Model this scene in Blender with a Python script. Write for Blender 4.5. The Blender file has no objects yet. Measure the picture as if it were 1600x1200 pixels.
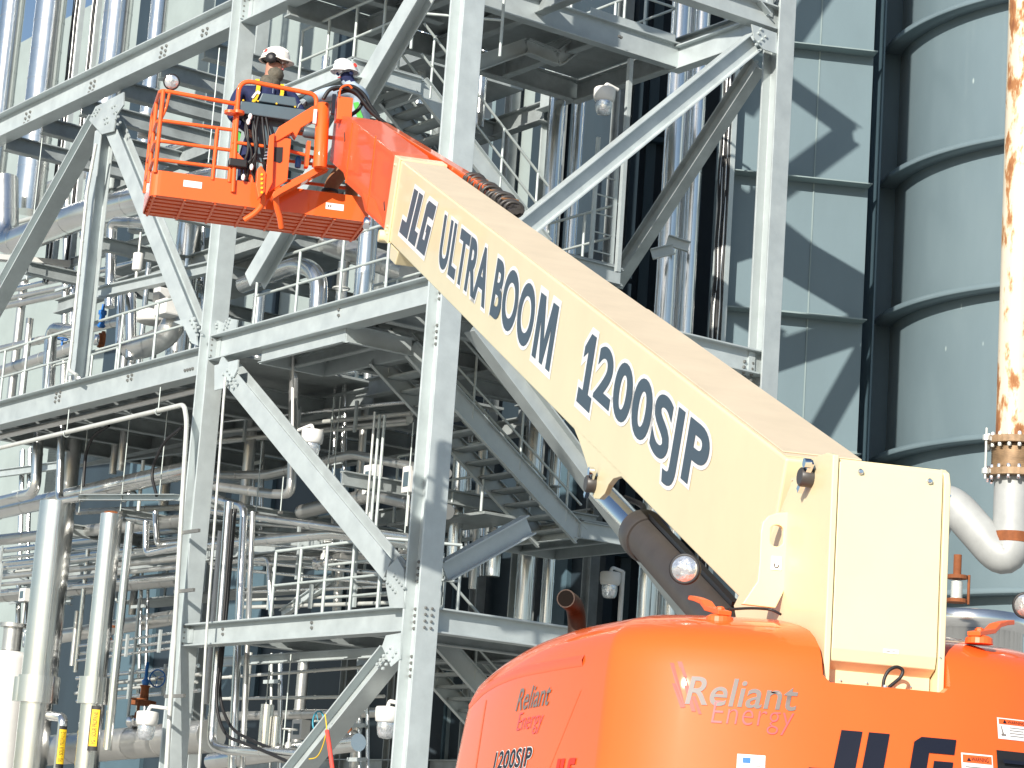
import bpy, bmesh, math, random
from mathutils import Vector as V, Matrix as Mx
random.seed(7)
sc = bpy.context.scene
COL = sc.collection
R_ = math.radians
# ------------------------------------------------------------------ camera
FPX, PIT, ROL, AZB = 3832.2, 0.19703571, 0.07031071, 0.61640501
cp, sp = math.cos(PIT), math.sin(PIT)
FW = V((0, cp, sp)); R0 = V((1, 0, 0)); U0 = V((0, -sp, cp))
RT = R0 * math.cos(ROL) + U0 * math.sin(ROL)
UP = -R0 * math.sin(ROL) + U0 * math.cos(ROL)
CAM = V((0, 0, 1.6))
cam = bpy.data.cameras.new('camera'); co = bpy.data.objects.new('camera', cam); COL.objects.link(co)
cam.sensor_width = 36; cam.lens = FPX / 1600 * 36; cam.clip_start = .1; cam.clip_end = 4000
co.matrix_world = Mx.Translation(CAM) @ Mx((RT, UP, -FW)).transposed().to_4x4()
sc.camera = co
# ------------------------------------------------------------------ light
SUN_AZ, SUN_EL = R_(-24), R_(25)          # azimuth left of straight behind the camera
to_sun = V((math.sin(SUN_AZ) * math.cos(SUN_EL), -math.cos(SUN_AZ) * math.cos(SUN_EL), math.sin(SUN_EL)))
w = bpy.data.worlds.new('World'); sc.world = w; w.use_nodes = True
nt = w.node_tree
sky = nt.nodes.new('ShaderNodeTexSky'); sky.sky_type = 'NISHITA'; sky.sun_disc = False
sky.sun_elevation = SUN_EL; sky.sun_rotation = math.atan2(to_sun.x, to_sun.y)
sky.air_density = 1.0; sky.dust_density = .6; sky.ozone_density = 1.2
nt.links.new(sky.outputs[0], nt.nodes['Background'].inputs[0])
nt.nodes['Background'].inputs[1].default_value = .092
sl = bpy.data.lights.new('sun', 'SUN'); sl.energy = 5.0; sl.angle = R_(.5); sl.color = (1, .94, .84)
so = bpy.data.objects.new('sun', sl); COL.objects.link(so); so.rotation_euler = to_sun.to_track_quat('Z', 'Y').to_euler()
sc.view_settings.view_transform = 'Standard'; sc.view_settings.look = 'None'
sc.view_settings.exposure = .37; sc.view_settings.gamma = 1
sc.cycles.max_bounces = 6; sc.cycles.glossy_bounces = 3; sc.cycles.diffuse_bounces = 3
sc.cycles.transmission_bounces = 4; sc.cycles.caustics_reflective = False; sc.cycles.caustics_refractive = False
sc.cycles.use_denoising = True

# ------------------------------------------------------------------ rays and frames
def ray(x, y): return FW + RT * ((x - 800) / FPX) - UP * ((y - 600) / FPX)
def hit(x, y, p0, n):
    d = ray(x, y); return CAM + d * ((p0 - CAM).dot(n) / d.dot(n))
def pix(p):
    q = p - CAM; z = q.dot(FW)
    return 800 + FPX * q.dot(RT) / z, 600 - FPX * q.dot(UP) / z, z
def rpx(n, p): return n / 2 * (p - CAM).dot(FW) / FPX       # a width seen in the photograph as a radius in metres at p
ZZ = V((0, 0, 1))
EU = V((-math.sin(AZB), math.cos(AZB), 0)); EV = V((math.cos(AZB), math.sin(AZB), 0))
_m = CAM + ray(658, 950) * 32.0
OB = V((_m.x, _m.y, 0))                                      # foot of the near corner column
def B(u, v, z): return OB + EU * u + EV * v + ZZ * z
def pL(x, y, v=0.): return hit(x, y, OB + EV * v, EV)
def pR(x, y, u=0.): return hit(x, y, OB + EU * u, EU)
def uvz(p): q = p - OB; return q.dot(EU), q.dot(EV), p.z
AZM = 0.223508
EB = V((-math.sin(AZM), math.cos(AZM), 0)); ER = V((math.cos(AZM), math.sin(AZM), 0))
OM = V((1.399, 10.193, 0))
def K(b, r, z): return OM + EB * b + ER * r + ZZ * z          # lift frame: forward, right, up
def kS(x, y, r=0.): return hit(x, y, OM + ER * r, ER)
def kB(x, y, b): return hit(x, y, OM + EB * b, EB)
def brz(p): q = p - OM; return q.dot(EB), q.dot(ER), p.z
EL = R_(21.876)
BD = EB * math.cos(EL) + ZZ * math.sin(EL)                    # along the boom, upward
BN = -EB * math.sin(EL) + ZZ * math.cos(EL)                   # square to it, upward
Q0 = kS(620, 246)                                             # upper far corner of the cream section's left side
def kT(s, t, r=0.): return Q0 - BD * s + BN * t + ER * r      # s runs down the boom to its foot

# ------------------------------------------------------------------ mesh builder
class MB:
    def __init__(s): s.v = []; s.f = []; s.sm = []; s.mi = []; s.cur = 0
    def add(s, vs, fs, smooth=False):
        o = len(s.v); s.v += [V(p) for p in vs]
        for f in fs: s.f.append([o + i for i in f]); s.sm.append(smooth); s.mi.append(s.cur)
        return s
    def box(s, c, ex, ey, ez, hx, hy, hz):
        c = V(c); vs = [c + ex * (hx * i) + ey * (hy * j) + ez * (hz * k) for i in (-1, 1) for j in (-1, 1) for k in (-1, 1)]
        return s.add(vs, [(0, 1, 3, 2), (4, 6, 7, 5), (0, 4, 5, 1), (2, 3, 7, 6), (0, 2, 6, 4), (1, 5, 7, 3)])
    def prism(s, poly, n):
        """poly: 3-D points of a planar outline; n: the vector it is extruded along"""
        k = len(poly); vs = [V(p) for p in poly] + [V(p) + n for p in poly]
        return s.add(vs, [tuple(range(k))[::-1], tuple(range(k, 2 * k))] + [(i, (i + 1) % k, k + (i + 1) % k, k + i) for i in range(k)])
    def bar(s, p0, p1, hw, hh, upv=ZZ):
        d = (p1 - p0); L = d.length; d = d / L
        x = d.cross(upv).normalized(); y = x.cross(d)
        return s.box((p0 + p1) / 2, d, x, y, L / 2, hw, hh)
    def section(s, prof, p0, p1, upv=ZZ):
        d = (p1 - p0).normalized(); x = d.cross(upv).normalized(); y = x.cross(d)
        return s.prism([p0 + x * a + y * b for a, b in prof], p1 - p0)
    def ibeam(s, p0, p1, d=.4, bf=.25, tw=.02, tf=.025, upv=ZZ):
        a, b, c, e = bf / 2, d / 2, tw / 2, d / 2 - tf
        return s.section([(-a, -b), (a, -b), (a, -e), (c, -e), (c, e), (a, e), (a, b), (-a, b), (-a, e), (-c, e), (-c, -e), (-a, -e)], p0, p1, upv)
    def angle(s, p0, p1, w=.09, t=.01, upv=ZZ):
        return s.section([(0, 0), (w, 0), (w, t), (t, t), (t, w), (0, w)], p0, p1, upv)
    def channel(s, p0, p1, d=.3, w=.09, t=.015, upv=ZZ):
        return s.section([(0, -d / 2), (w, -d / 2), (w, -d / 2 + t), (t, -d / 2 + t), (t, d / 2 - t), (w, d / 2 - t), (w, d / 2), (0, d / 2)], p0, p1, upv)
    def tube(s, pts, r, n=12, caps=True, closed=False):
        pts = [V(p) for p in pts]; m = len(pts)
        rs = r if isinstance(r, (list, tuple)) else [r] * m
        ring = []; x = None
        for i, p in enumerate(pts):
            if closed: t = (pts[(i + 1) % m] - pts[i - 1]).normalized()
            elif i == 0: t = (pts[1] - p).normalized()
            elif i == m - 1: t = (p - pts[-2]).normalized()
            else:
                a = (p - pts[i - 1]); b = (pts[i + 1] - p)
                t = (a.normalized() if a.length > 1e-6 else V()) + (b.normalized() if b.length > 1e-6 else V())
                t = t.normalized() if t.length > 1e-6 else (pts[i + 1] - pts[i - 1]).normalized()
            if x is None:
                x = t.orthogonal().normalized()
            else:
                x = (x - t * x.dot(t)); x = x.normalized() if x.length > 1e-6 else t.orthogonal().normalized()
            y = t.cross(x); ring.append([p + (x * math.cos(2 * math.pi * k / n) + y * math.sin(2 * math.pi * k / n)) * rs[i] for k in range(n)])
        vs = [q for g in ring for q in g]; fs = []
        for i in range(m if closed else m - 1):
            j = (i + 1) % m
            fs += [(i * n + k, i * n + (k + 1) % n, j * n + (k + 1) % n, j * n + k) for k in range(n)]
        s.add(vs, fs, True)
        if caps and not closed:
            s.add(ring[0], [tuple(range(n))[::-1]]); s.add(ring[-1], [tuple(range(n))])
        return s
    def cyl(s, p0, p1, r, n=12): return s.tube([p0, p1], r, n)
    def lathe(s, o, ax, prof, n=24, smooth=True):
        """prof: (radius, height) pairs along ax from o"""
        ax = ax.normalized(); x = ax.orthogonal().normalized(); y = ax.cross(x); m = len(prof)
        vs = [o + ax * h + (x * math.cos(2 * math.pi * k / n) + y * math.sin(2 * math.pi * k / n)) * r for r, h in prof for k in range(n)]
        s.add(vs, [(i * n + k, i * n + (k + 1) % n, (i + 1) * n + (k + 1) % n, (i + 1) * n + k) for i in range(m - 1) for k in range(n)], smooth)
        s.add(vs[:n], [tuple(range(n))[::-1]]); s.add(vs[-n:], [tuple(range(n))])
        return s
    def bolts(s, pts, n, r=.018, h=.022):
        for p in pts: s.lathe(p, n, [(r, 0), (r, h * .6), (r * .8, h)], 6, False)
        return s
    def build(s, name, mat, parent=None, bevel=0, seg=2, split=None):
        me = bpy.data.meshes.new(name); me.from_pydata(s.v, [], s.f)
        for m in (mat if isinstance(mat, (list, tuple)) else [mat]): me.materials.append(m)
        for p, a, i in zip(me.polygons, s.sm, s.mi): p.use_smooth = a; p.material_index = i
        bm = bmesh.new(); bm.from_mesh(me); bmesh.ops.recalc_face_normals(bm, faces=bm.faces); bm.to_mesh(me); bm.free()
        me.update()
        o = bpy.data.objects.new(name, me); COL.objects.link(o)
        if parent is not None: own(o, parent)
        if bevel:
            md = o.modifiers.new('bevel', 'BEVEL'); md.width = bevel; md.segments = seg; md.limit_method = 'ANGLE'; md.angle_limit = R_(35)
        return o
ROOTLOC = {}
def own(o, parent):
    o.parent = parent; o.matrix_parent_inverse = Mx.Translation(-ROOTLOC.get(parent.name, V()))
def tag(o, label, cat, group=None, kind=None):
    o['label'] = label; o['category'] = cat
    if group: o['group'] = group
    if kind: o['kind'] = kind
    return o
def thing(name, loc, label, cat, group=None):
    o = bpy.data.objects.new(name, None); COL.objects.link(o); o.location = loc; o.empty_display_size = .1
    ROOTLOC[o.name] = V(loc)
    return tag(o, label, cat, group)
def fillet(pts, r, seg=6):
    pts = [V(p) for p in pts]; out = [pts[0]]
    for i in range(1, len(pts) - 1):
        a, b, c = pts[i - 1], pts[i], pts[i + 1]
        d1 = (a - b); d2 = (c - b); rr = min(r, d1.length * .49, d2.length * .49)
        p = b + d1.normalized() * rr; q = b + d2.normalized() * rr
        for k in range(seg + 1):
            t = k / seg; out.append(p * (1 - t) ** 2 + b * (2 * t * (1 - t)) + q * t * t)
    out.append(pts[-1]); return out

# ------------------------------------------------------------------ materials
MATS = {}
def mat(name, col, rough=.5, metal=0., noise=0., nscale=4., bump=0., bscale=30., spec=.5, coat=0., vary=0., emit=0., stretch=None, rnoise=0.):
    m = bpy.data.materials.new(name); m.use_nodes = True; MATS[name] = m
    t = m.node_tree; b = t.nodes['Principled BSDF']; L = t.links.new
    b.inputs['Base Color'].default_value = (*col, 1); b.inputs['Roughness'].default_value = rough
    b.inputs['Metallic'].default_value = metal; b.inputs['Specular IOR Level'].default_value = spec
    if coat: b.inputs['Coat Weight'].default_value = coat; b.inputs['Coat Roughness'].default_value = .045
    if emit: b.inputs['Emission Color'].default_value = (*col, 1); b.inputs['Emission Strength'].default_value = emit
    tc = t.nodes.new('ShaderNodeTexCoord'); src = tc.outputs['Object']
    if stretch:
        mp = t.nodes.new('ShaderNodeMapping'); mp.inputs['Scale'].default_value = stretch; L(src, mp.inputs[0]); src = mp.outputs[0]
    if noise or vary:
        mix = t.nodes.new('ShaderNodeMix'); mix.data_type = 'RGBA'; mix.blend_type = 'MULTIPLY'; mix.inputs[0].default_value = 1
        mix.inputs[6].default_value = (*col, 1)
        fac = None
        if noise:
            n = t.nodes.new('ShaderNodeTexNoise'); n.inputs['Scale'].default_value = nscale; n.inputs['Detail'].default_value = 6; n.inputs['Roughness'].default_value = .65
            L(src, n.inputs['Vector'])
            mr = t.nodes.new('ShaderNodeMapRange'); mr.inputs['From Min'].default_value = .3; mr.inputs['From Max'].default_value = .7
            mr.inputs['To Min'].default_value = 1 - noise; mr.inputs['To Max'].default_value = 1 + noise * .6; L(n.outputs['Fac'], mr.inputs['Value']); fac = mr.outputs[0]
            if rnoise:
                m2 = t.nodes.new('ShaderNodeMapRange'); m2.inputs['From Min'].default_value = .3; m2.inputs['From Max'].default_value = .7
                m2.inputs['To Min'].default_value = rough - rnoise; m2.inputs['To Max'].default_value = rough + rnoise; L(n.outputs['Fac'], m2.inputs['Value']); L(m2.outputs[0], b.inputs['Roughness'])
        if vary:
            oi = t.nodes.new('ShaderNodeObjectInfo'); m3 = t.nodes.new('ShaderNodeMapRange')
            m3.inputs['To Min'].default_value = 1 - vary; m3.inputs['To Max'].default_value = 1 + vary * .4; L(oi.outputs['Random'], m3.inputs['Value'])
            if fac:
                mm = t.nodes.new('ShaderNodeMath'); mm.operation = 'MULTIPLY'; L(fac, mm.inputs[0]); L(m3.outputs[0], mm.inputs[1]); fac = mm.outputs[0]
            else: fac = m3.outputs[0]
        L(fac, mix.inputs[7]); L(mix.outputs[2], b.inputs['Base Color'])
    if bump:
        n2 = t.nodes.new('ShaderNodeTexNoise'); n2.inputs['Scale'].default_value = bscale; n2.inputs['Detail'].default_value = 3; L(src, n2.inputs['Vector'])
        bp = t.nodes.new('ShaderNodeBump'); bp.inputs['Strength'].default_value = bump; bp.inputs['Distance'].default_value = .02
        L(n2.outputs['Fac'], bp.inputs['Height']); L(bp.outputs[0], b.inputs['Normal'])
    return m
galv = mat('galvanised_steel', (.54, .60, .61), .44, .28, .12, 3.0, .05, 40, vary=.12, rnoise=.1)
galvd = mat('weathered_galvanised_steel', (.42, .465, .47), .55, .3, .25, 2.5, .06, 40, vary=.2)
railm = mat('galvanised_tube', (.56, .62, .61), .45, .25, .1, 6, vary=.1)
bolt_m = mat('bolt_steel', (.25, .25, .24), .5, .6)
alum = mat('aluminium_cladding', (.84, .85, .84), .2, .95, .07, 1.6, .006, 5, vary=.08, rnoise=.05)
alum2 = mat('dull_aluminium_cladding', (.70, .70, .68), .34, .85, .12, 2.0, .01, 6, vary=.12, rnoise=.06)
steelp = mat('pale_steel_pipe', (.66, .68, .65), .4, .3, .12, 3, vary=.08)
white = mat('white_paint', (.80, .80, .78), .4, 0, .06, 5)
cream = mat('cream_paint', (.80, .70, .445), .36, 0, .05, 1.5, .01, 20, coat=.25)
orange = mat('orange_paint', (.86, .132, .018), .55, 0, .05, 1.6, .004, 10, spec=.3, coat=.8)
flyred = mat('red_orange_paint', (.84, .115, .03), .4, 0, .07, 1.6, .006, 10, coat=.3)
orange2 = mat('orange_red_paint', (.86, .14, .03), .4, 0, .08, 2)
darkgrey = mat('dark_grey_paint', (.055, .05, .048), .42, 0, .15, 6)
slate = mat('slate_grey_plastic', (.085, .13, .16), .45, 0, .1, 6)
letter = mat('slate_lettering', (.055, .085, .115), .5)
navyl = mat('navy_lettering', (.006, .008, .02), .45)
greyl = mat('grey_lettering', (.20, .17, .16), .5)
pinkl = mat('pink_lettering', (.72, .10, .11), .5)
redl = mat('red_lettering', (.75, .04, .02), .5)
whitel = mat('white_film', (.85, .85, .85), .4)
black = mat('black_rubber', (.015, .015, .017), .5)
chrome = mat('chrome', (.85, .86, .9), .09, 1.)
glassm = mat('lamp_lens', (.8, .84, .88), .12, .75, .4, 25, .4, 30)
copper = mat('rusty_metal', (.28, .09, .03), .8, .1, .35, 9)
yellow = mat('yellow_film', (.85, .55, .02), .5)
blue = mat('blue_paint', (.02, .16, .5), .4)
teal = mat('teal_paint', (.05, .32, .45), .4)
greenm = mat('green_strap', (.10, .5, .08), .6)
redrope = mat('red_rope', (.8, .08, .06), .7)
skin = mat('skin', (.45, .22, .15), .5)
navy = mat('navy_cloth', (.012, .02, .085), .8, 0, .3, 12, .2, 30)
lblue = mat('pale_blue_cloth', (.42, .52, .62), .8, 0, .15, 10, .2, 30)
tan = mat('tan_leather', (.30, .14, .06), .7, 0, .25, 12)
scarfm = mat('grey_brown_cloth', (.12, .11, .085), .85, 0, .5, 24, .3, 30)
glove = mat('grey_glove', (.30, .34, .36), .8, 0, .3, 18)
hatm = mat('white_helmet', (.82, .80, .74), .3, 0, .03, 6, coat=.3)
navywall = mat('shadow_dark_casing_paint', (.032, .052, .07), .5, .0, .25, .6, stretch=(1, 1, .3), vary=.2)  # shade behind the frame is put into this darker casing paint
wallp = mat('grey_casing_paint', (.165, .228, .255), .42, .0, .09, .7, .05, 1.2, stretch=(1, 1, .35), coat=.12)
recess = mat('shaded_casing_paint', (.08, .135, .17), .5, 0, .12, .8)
ledge = mat('stiffener_paint', (.25, .32, .325), .5, 0, .1, 2)
panelm = mat('pale_grey_panel', (.33, .39, .385), .55, 0, .1, 1.0)
concrete = mat('concrete_ground', (.44, .43, .40), .9, 0, .25, .6)

def rust_white():
    m = mat('rust_streaked_white_paint', (.8, .78, .72), .4); t = m.node_tree; b = t.nodes['Principled BSDF']; L = t.links.new
    tc = t.nodes.new('ShaderNodeTexCoord'); mp = t.nodes.new('ShaderNodeMapping'); mp.inputs['Scale'].default_value = (5.2, 5.2, 1.7)
    n = t.nodes.new('ShaderNodeTexNoise'); n.inputs['Scale'].default_value = 1.25; n.inputs['Detail'].default_value = 8; n.inputs['Roughness'].default_value = .62
    n.inputs['Distortion'].default_value = .12
    r = t.nodes.new('ShaderNodeValToRGB'); e = r.color_ramp.elements
    e[0].position = .50; e[0].color = (.64, .58, .46, 1); e[1].position = .66; e[1].color = (.22, .085, .035, 1)
    x = e.new(.53); x.color = (.56, .42, .26, 1); x = e.new(.57); x.color = (.36, .16, .06, 1)
    L(tc.outputs['Object'], mp.inputs[0]); L(mp.outputs[0], n.inputs['Vector']); L(n.outputs['Fac'], r.inputs[0]); L(r.outputs[0], b.inputs['Base Color'])
    rr = t.nodes.new('ShaderNodeMapRange'); rr.inputs['From Min'].default_value = .45; rr.inputs['From Max'].default_value = .6
    rr.inputs['To Min'].default_value = .35; rr.inputs['To Max'].default_value = .85; L(n.outputs['Fac'], rr.inputs['Value']); L(rr.outputs[0], b.inputs['Roughness'])
    return m
rustw = rust_white()
def scratched():
    """grey tank paint with faint runs, scuffs and small bright spots"""
    m = mat('grey_tank_paint', (.30, .375, .39), .36, coat=.2); t = m.node_tree; b = t.nodes['Principled BSDF']; L = t.links.new
    tc = t.nodes.new('ShaderNodeTexCoord')
    n = t.nodes.new('ShaderNodeTexNoise'); n.inputs['Scale'].default_value = .55; n.inputs['Detail'].default_value = 7; n.inputs['Roughness'].default_value = .6
    mp = t.nodes.new('ShaderNodeMapping'); mp.inputs['Scale'].default_value = (1, 1, .4); L(tc.outputs['Object'], mp.inputs[0]); L(mp.outputs[0], n.inputs['Vector'])
    vo = t.nodes.new('ShaderNodeTexVoronoi'); vo.inputs['Scale'].default_value = 1.7; m2 = t.nodes.new('ShaderNodeMapping'); m2.inputs['Scale'].default_value = (1.2, 1.2, .5)
    L(tc.outputs['Object'], m2.inputs[0]); L(m2.outputs[0], vo.inputs['Vector'])
    r = t.nodes.new('ShaderNodeMapRange'); r.inputs['From Min'].default_value = .025; r.inputs['From Max'].default_value = .055; r.inputs['To Min'].default_value = 1; r.inputs['To Max'].default_value = 0; L(vo.outputs['Distance'], r.inputs['Value'])
    c1 = t.nodes.new('ShaderNodeValToRGB'); c1.color_ramp.elements[0].position = .3; c1.color_ramp.elements[0].color = (.14, .195, .222, 1)
    c1.color_ramp.elements[1].position = .7; c1.color_ramp.elements[1].color = (.178, .24, .268, 1); L(n.outputs['Fac'], c1.inputs[0])
    mx = t.nodes.new('ShaderNodeMix'); mx.data_type = 'RGBA'; mx.inputs[7].default_value = (.42, .5, .5, 1); L(r.outputs[0], mx.inputs[0]); L(c1.outputs[0], mx.inputs[6]); L(mx.outputs[2], b.inputs['Base Color'])
    bp = t.nodes.new('ShaderNodeBump'); bp.inputs['Strength'].default_value = .05; bp.inputs['Distance'].default_value = .1; L(n.outputs['Fac'], bp.inputs['Height']); L(bp.outputs[0], b.inputs['Normal'])
    return m
tankp = scratched()
creamd = mat('dimmed_cream_paint', (.68, .57, .42), .55, 0, .08, 2.5)  # darker cream for the boom top: its dimmer light put into the paint
greyp = mat('worn_grey_pipe', (.42, .435, .43), .5, .1, .16, 3)
pipe_dark = mat('pipe_dark', (.012, .01, .009), .95, spec=0.)
burnt = mat('burnt_steel', (.05, .03, .022), .6, .5, .3, 8)

# ------------------------------------------------------------------ lettering
def text_tris(body, offset=0., spacing=1.):
    cu = bpy.data.curves.new('lettering', 'FONT'); cu.body = body; cu.offset = offset; cu.space_character = spacing
    cu.resolution_u = 6; cu.size = 1
    o = bpy.data.objects.new('lettering', cu); COL.objects.link(o)
    dg = bpy.context.evaluated_depsgraph_get(); me = bpy.data.meshes.new_from_object(o.evaluated_get(dg))
    vs = [(p.co.x, p.co.y) for p in me.vertices]; fs = [tuple(p.vertices) for p in me.polygons]
    bpy.data.objects.remove(o); bpy.data.curves.remove(cu); bpy.data.meshes.remove(me)
    return vs, fs
def flat_shape(vs, fs, fn, name, m, parent):
    b = MB(); b.add([fn(x, y) for x, y in vs], fs); return b.build(name, m, parent)
def fit_text(body, w, h, offset=0., shear=0., spacing=1., ref=None):
    """vertices scaled so the un-offset text fills w by h"""
    v0, _ = text_tris(body, ref if ref is not None else 0., spacing); v, f = text_tris(body, offset, spacing)
    x0 = min(p[0] for p in v0); x1 = max(p[0] for p in v0); y0 = min(p[1] for p in v0); y1 = max(p[1] for p in v0)
    return [((x - x0) / (x1 - x0) * w + shear * (y - y0) / (y1 - y0) * h, (y - y0) / (y1 - y0) * h) for x, y in v], f

# ================================================================== SETTING
g = MB(); g.add([V((-1500, -800, 0)), V((1500, -800, 0)), V((1500, 2500, 0)), V((-1500, 2500, 0))], [(0, 1, 2, 3)])
o = g.build('ground', concrete); o['kind'] = 'structure'

# ================================================================== STEEL FRAME
fr = thing('steel_tower', B(0, 0, 0), 'tall bolted frame of galvanised columns, beams and diagonal braces', 'steel tower')
ZL3, ZA, ZB2, ZL1, ZH = 4.785, 9.215, 9.05, 14.72, 14.50
UL, VR = 6.38, 5.68
def col(u, v, d=.36, bf=.34, tf=.035, z1=27.):
    MB().section([(-a, b) for a, b in [(-bf / 2, -d / 2), (bf / 2, -d / 2), (bf / 2, -d / 2 + tf), (.012, -d / 2 + tf), (.012, d / 2 - tf), (bf / 2, d / 2 - tf), (bf / 2, d / 2), (-bf / 2, d / 2), (-bf / 2, d / 2 - tf), (-.012, d / 2 - tf), (-.012, -d / 2 + tf), (-bf / 2, -d / 2 + tf)]], B(u, v, 0), B(u, v, z1), EU).build('column', galv, fr, .006)
col(0, 0); col(UL, 0, .32, .30); col(0, VR, .35, .32); col(17.2, 0, .32, .3)
col(UL, 6.2, .3, .3); col(17.2, 6.2, .3, .3)
def beam(p0, p1, d, bf=.24, m=galv, tf=.024): return MB().ibeam(p0, p1, d, bf, .016, tf).build('beam', m, fr, .004)
def bu(v, z, u0, u1, d, bf=.24, m=galv): return beam(B(u0, v, z), B(u1, v, z), d, bf, m)
def bv(u, z, v0, v1, d, bf=.24, m=galv): return beam(B(u, v0, z), B(u, v1, z), d, bf, m)
# left face
bu(0, ZL3, .19, UL - .17, .34, .26); bu(0, ZA, .19, UL - .17, .40, .28); bu(0, ZL1, .19, UL - .17, .46, .28)
bu(0, ZB2, UL + .17, 17, .46, .28); bu(0, ZL1, UL + .17, 17, .48, .32)
# right face
bv(0, ZL3, .02, VR - .02, .33, .24); bv(0, ZA - .03, .02, VR - .02, .36, .24); bv(0, ZH, .02, VR - .02, .37, .24)
# frame going back from the far right column
cu = uvz(pL(1060, 90, VR))[0]
bu(VR, ZH - .03, .19, cu + .1, .40, .2)
# joists under the floors
for z, us, d in ((ZA - .08, (1.6, 3.3, 4.8), .26), (ZL3 - .05, (1.5, 3.2, 4.9), .2), (ZL1 - .05, (1.7, 4.0), .3)):
    for u in us: bv(u, z, .15, 2.2 if z > 14 else 5.9, d, .16, galvd)
bu(2.9, ZA - .1, .1, UL, .3, .18, galvd); bu(5.9, ZA - .05, .1, UL, .34, .2, galvd); bu(5.9, ZL1, .1, UL, .4, .2, galvd)
bu(2.9, ZL1 - .1, .1, UL, .3, .18, galvd); bu(3.1, ZL3 - .06, .1, UL, .2, .14, galvd); bu(5.9, ZL3, .1, UL, .3, .18, galvd)
for u in (7.9, 9.4, 10.9, 12.4, 14.0, 15.6):
    bv(u, ZL1 - .22, .15, 6.0, .30, .2, galvd)
    bv(u, ZB2 - .06, .15, 6.0, .26, .16, galvd)
for v in (3.0, 6.0): bu(v, ZL1 - .18, UL, 17, .34, .2, galvd); bu(v, ZB2 - .05, UL, 17, .3, .2, galvd)
bu(2.2, 11.9, UL + .2, 17, .28, .18, galvd); bu(4.4, 12.6, UL + .2, 17, .28, .18, galvd)
for u in (8.6, 11.6, 14.4): bv(u, 11.9, .3, 6., .24, .16, galvd)
bu(2.4, 6.6, UL + .2, 17, .24, .16, galvd); bu(4.6, 7.4, 3.4, 17, .26, .16, galvd)
for u in (4.2, 8.8, 11.4, 14.2): bv(u, 7.2, 1.2, 6., .22, .14, galvd)
# braces
def brace(p0, p1, d, bf, n, m=galv, flat=False):
    """d: depth seen in the face; flat turns the flanges towards the viewer"""
    dr = (p1 - p0).normalized(); up = n if flat else dr.cross(n)
    return MB().ibeam(p0, p1, d, bf, .02, .024, up).build('brace', m, fr, .004)
def bL(a, b, d=.3, bf=.26, flat=False, m=galv): return brace(pL(*a), pL(*b), d, bf, EV, m, flat)
def bR(a, b, d=.3, bf=.22, flat=False, m=galv): return brace(pR(*a), pR(*b), d, bf, EU, m, flat)
bL((353, 571), (617, 892), .26, .30, True); bL((612, 1022), (440, 1236), .26, .30)
bL((398, 440), (668, -22), .26, .30, True); bL((153, 189), (-60, 570), .26, .30); bL((178, 195), (305, 508), .24, .30, True)
bL((164, 205), (122, 588), .26, .26, True)
bR((1177, 66), (716, 440), .30, .22); bR((694, 893), (826, 820), .28, .2); bR((742, 508), (1106, 992), .28, .24)
p = pL(1183, 100, VR); q = pL(960, 442, VR); brace(p, q, .28, .2, EV, galvd)
# upper storey braces above the picture
brace(B(0, 5.5, 14.7), B(0, .6, 17.9), .42, .24, EU)
for v0, z0, v1, z1, d in ((1.2, 19.2, 4.6, 21.9, .36), (.8, 20.4, 4.5, 18.1, .34), (.8, 17.1, 4.5, 18.1, .36)): brace(B(0, v0, z0), B(0, v1, z1), d, .24, EU)
# gusset plates with their bolts
def gusset(pl, pts, n, bl, nrm):
    s = n * -.012; m = MB(); m.prism([pl(*p) + s for p in pts], n * .024)
    m.bolts([pl(*p) - n * .012 for p in bl], -n, .024, .03)
    return m.build('gusset_plate', galv, fr)
def grid(x, y, ax, ay, bx, by, na, nb): return [(x + ax * i + bx * j, y + ay * i + by * j) for i in range(na) for j in range(nb)]
gusset(lambda x, y: pL(x, y, -.17), [(150, 167), (194, 144), (194, 164), (183, 180), (178, 205), (160, 210), (140, 188)], EV, grid(152, 171, 5, -1, -3, 5, 2, 3) + grid(177, 168, 4, -3, 3, 9, 2, 4) + grid(165, 186, 4, -2, 1, 7, 2, 2), 0)
gusset(lambda x, y: pL(x, y, -.03), [(339, 527), (369, 519), (372, 500), (362, 498), (350, 505), (340, 500)], EV, grid(341, 507, 4, -2, 0, 5, 1, 2) + grid(356, 502, 5, -3, -2, 6, 2, 3), 0)
gusset(lambda x, y: pL(x, y, -.15), [(336, 571), (373, 562), (372, 577), (366, 589), (352, 606), (336, 610)], EV, grid(351, 585, 3.6, 5, 6, -6, 5, 2), 0)
gusset(lambda x, y: pL(x, y, -.17), [(632, 950), (632, 890), (622, 872), (606, 888), (604, 915), (610, 950)], EV, grid(604, 905, 4, 5, 14, -6, 5, 2), 0)
gusset(lambda x, y: pL(x, y, -.17), [(604, 993), (628, 989), (626, 1030), (612, 1042), (598, 1010)], EV, grid(592, 1038, 5, -6.5, 9, 7, 5, 2), 0)
gusset(lambda x, y: pL(x, y, -.17), [(272, 503), (305, 495), (309, 540), (300, 536), (288, 510)], EV, grid(299, 500, 3, 6, 7, 0, 5, 2), 0)
gusset(lambda x, y: pR(x, y, -.13), [(1174, 38), (1213, 52), (1213, 84), (1192, 77), (1178, 60)], EU, grid(1180, 70, 5, -4.2, -6, -8, 4, 1) + [(1188, 46), (1184, 52)], 0)
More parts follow.
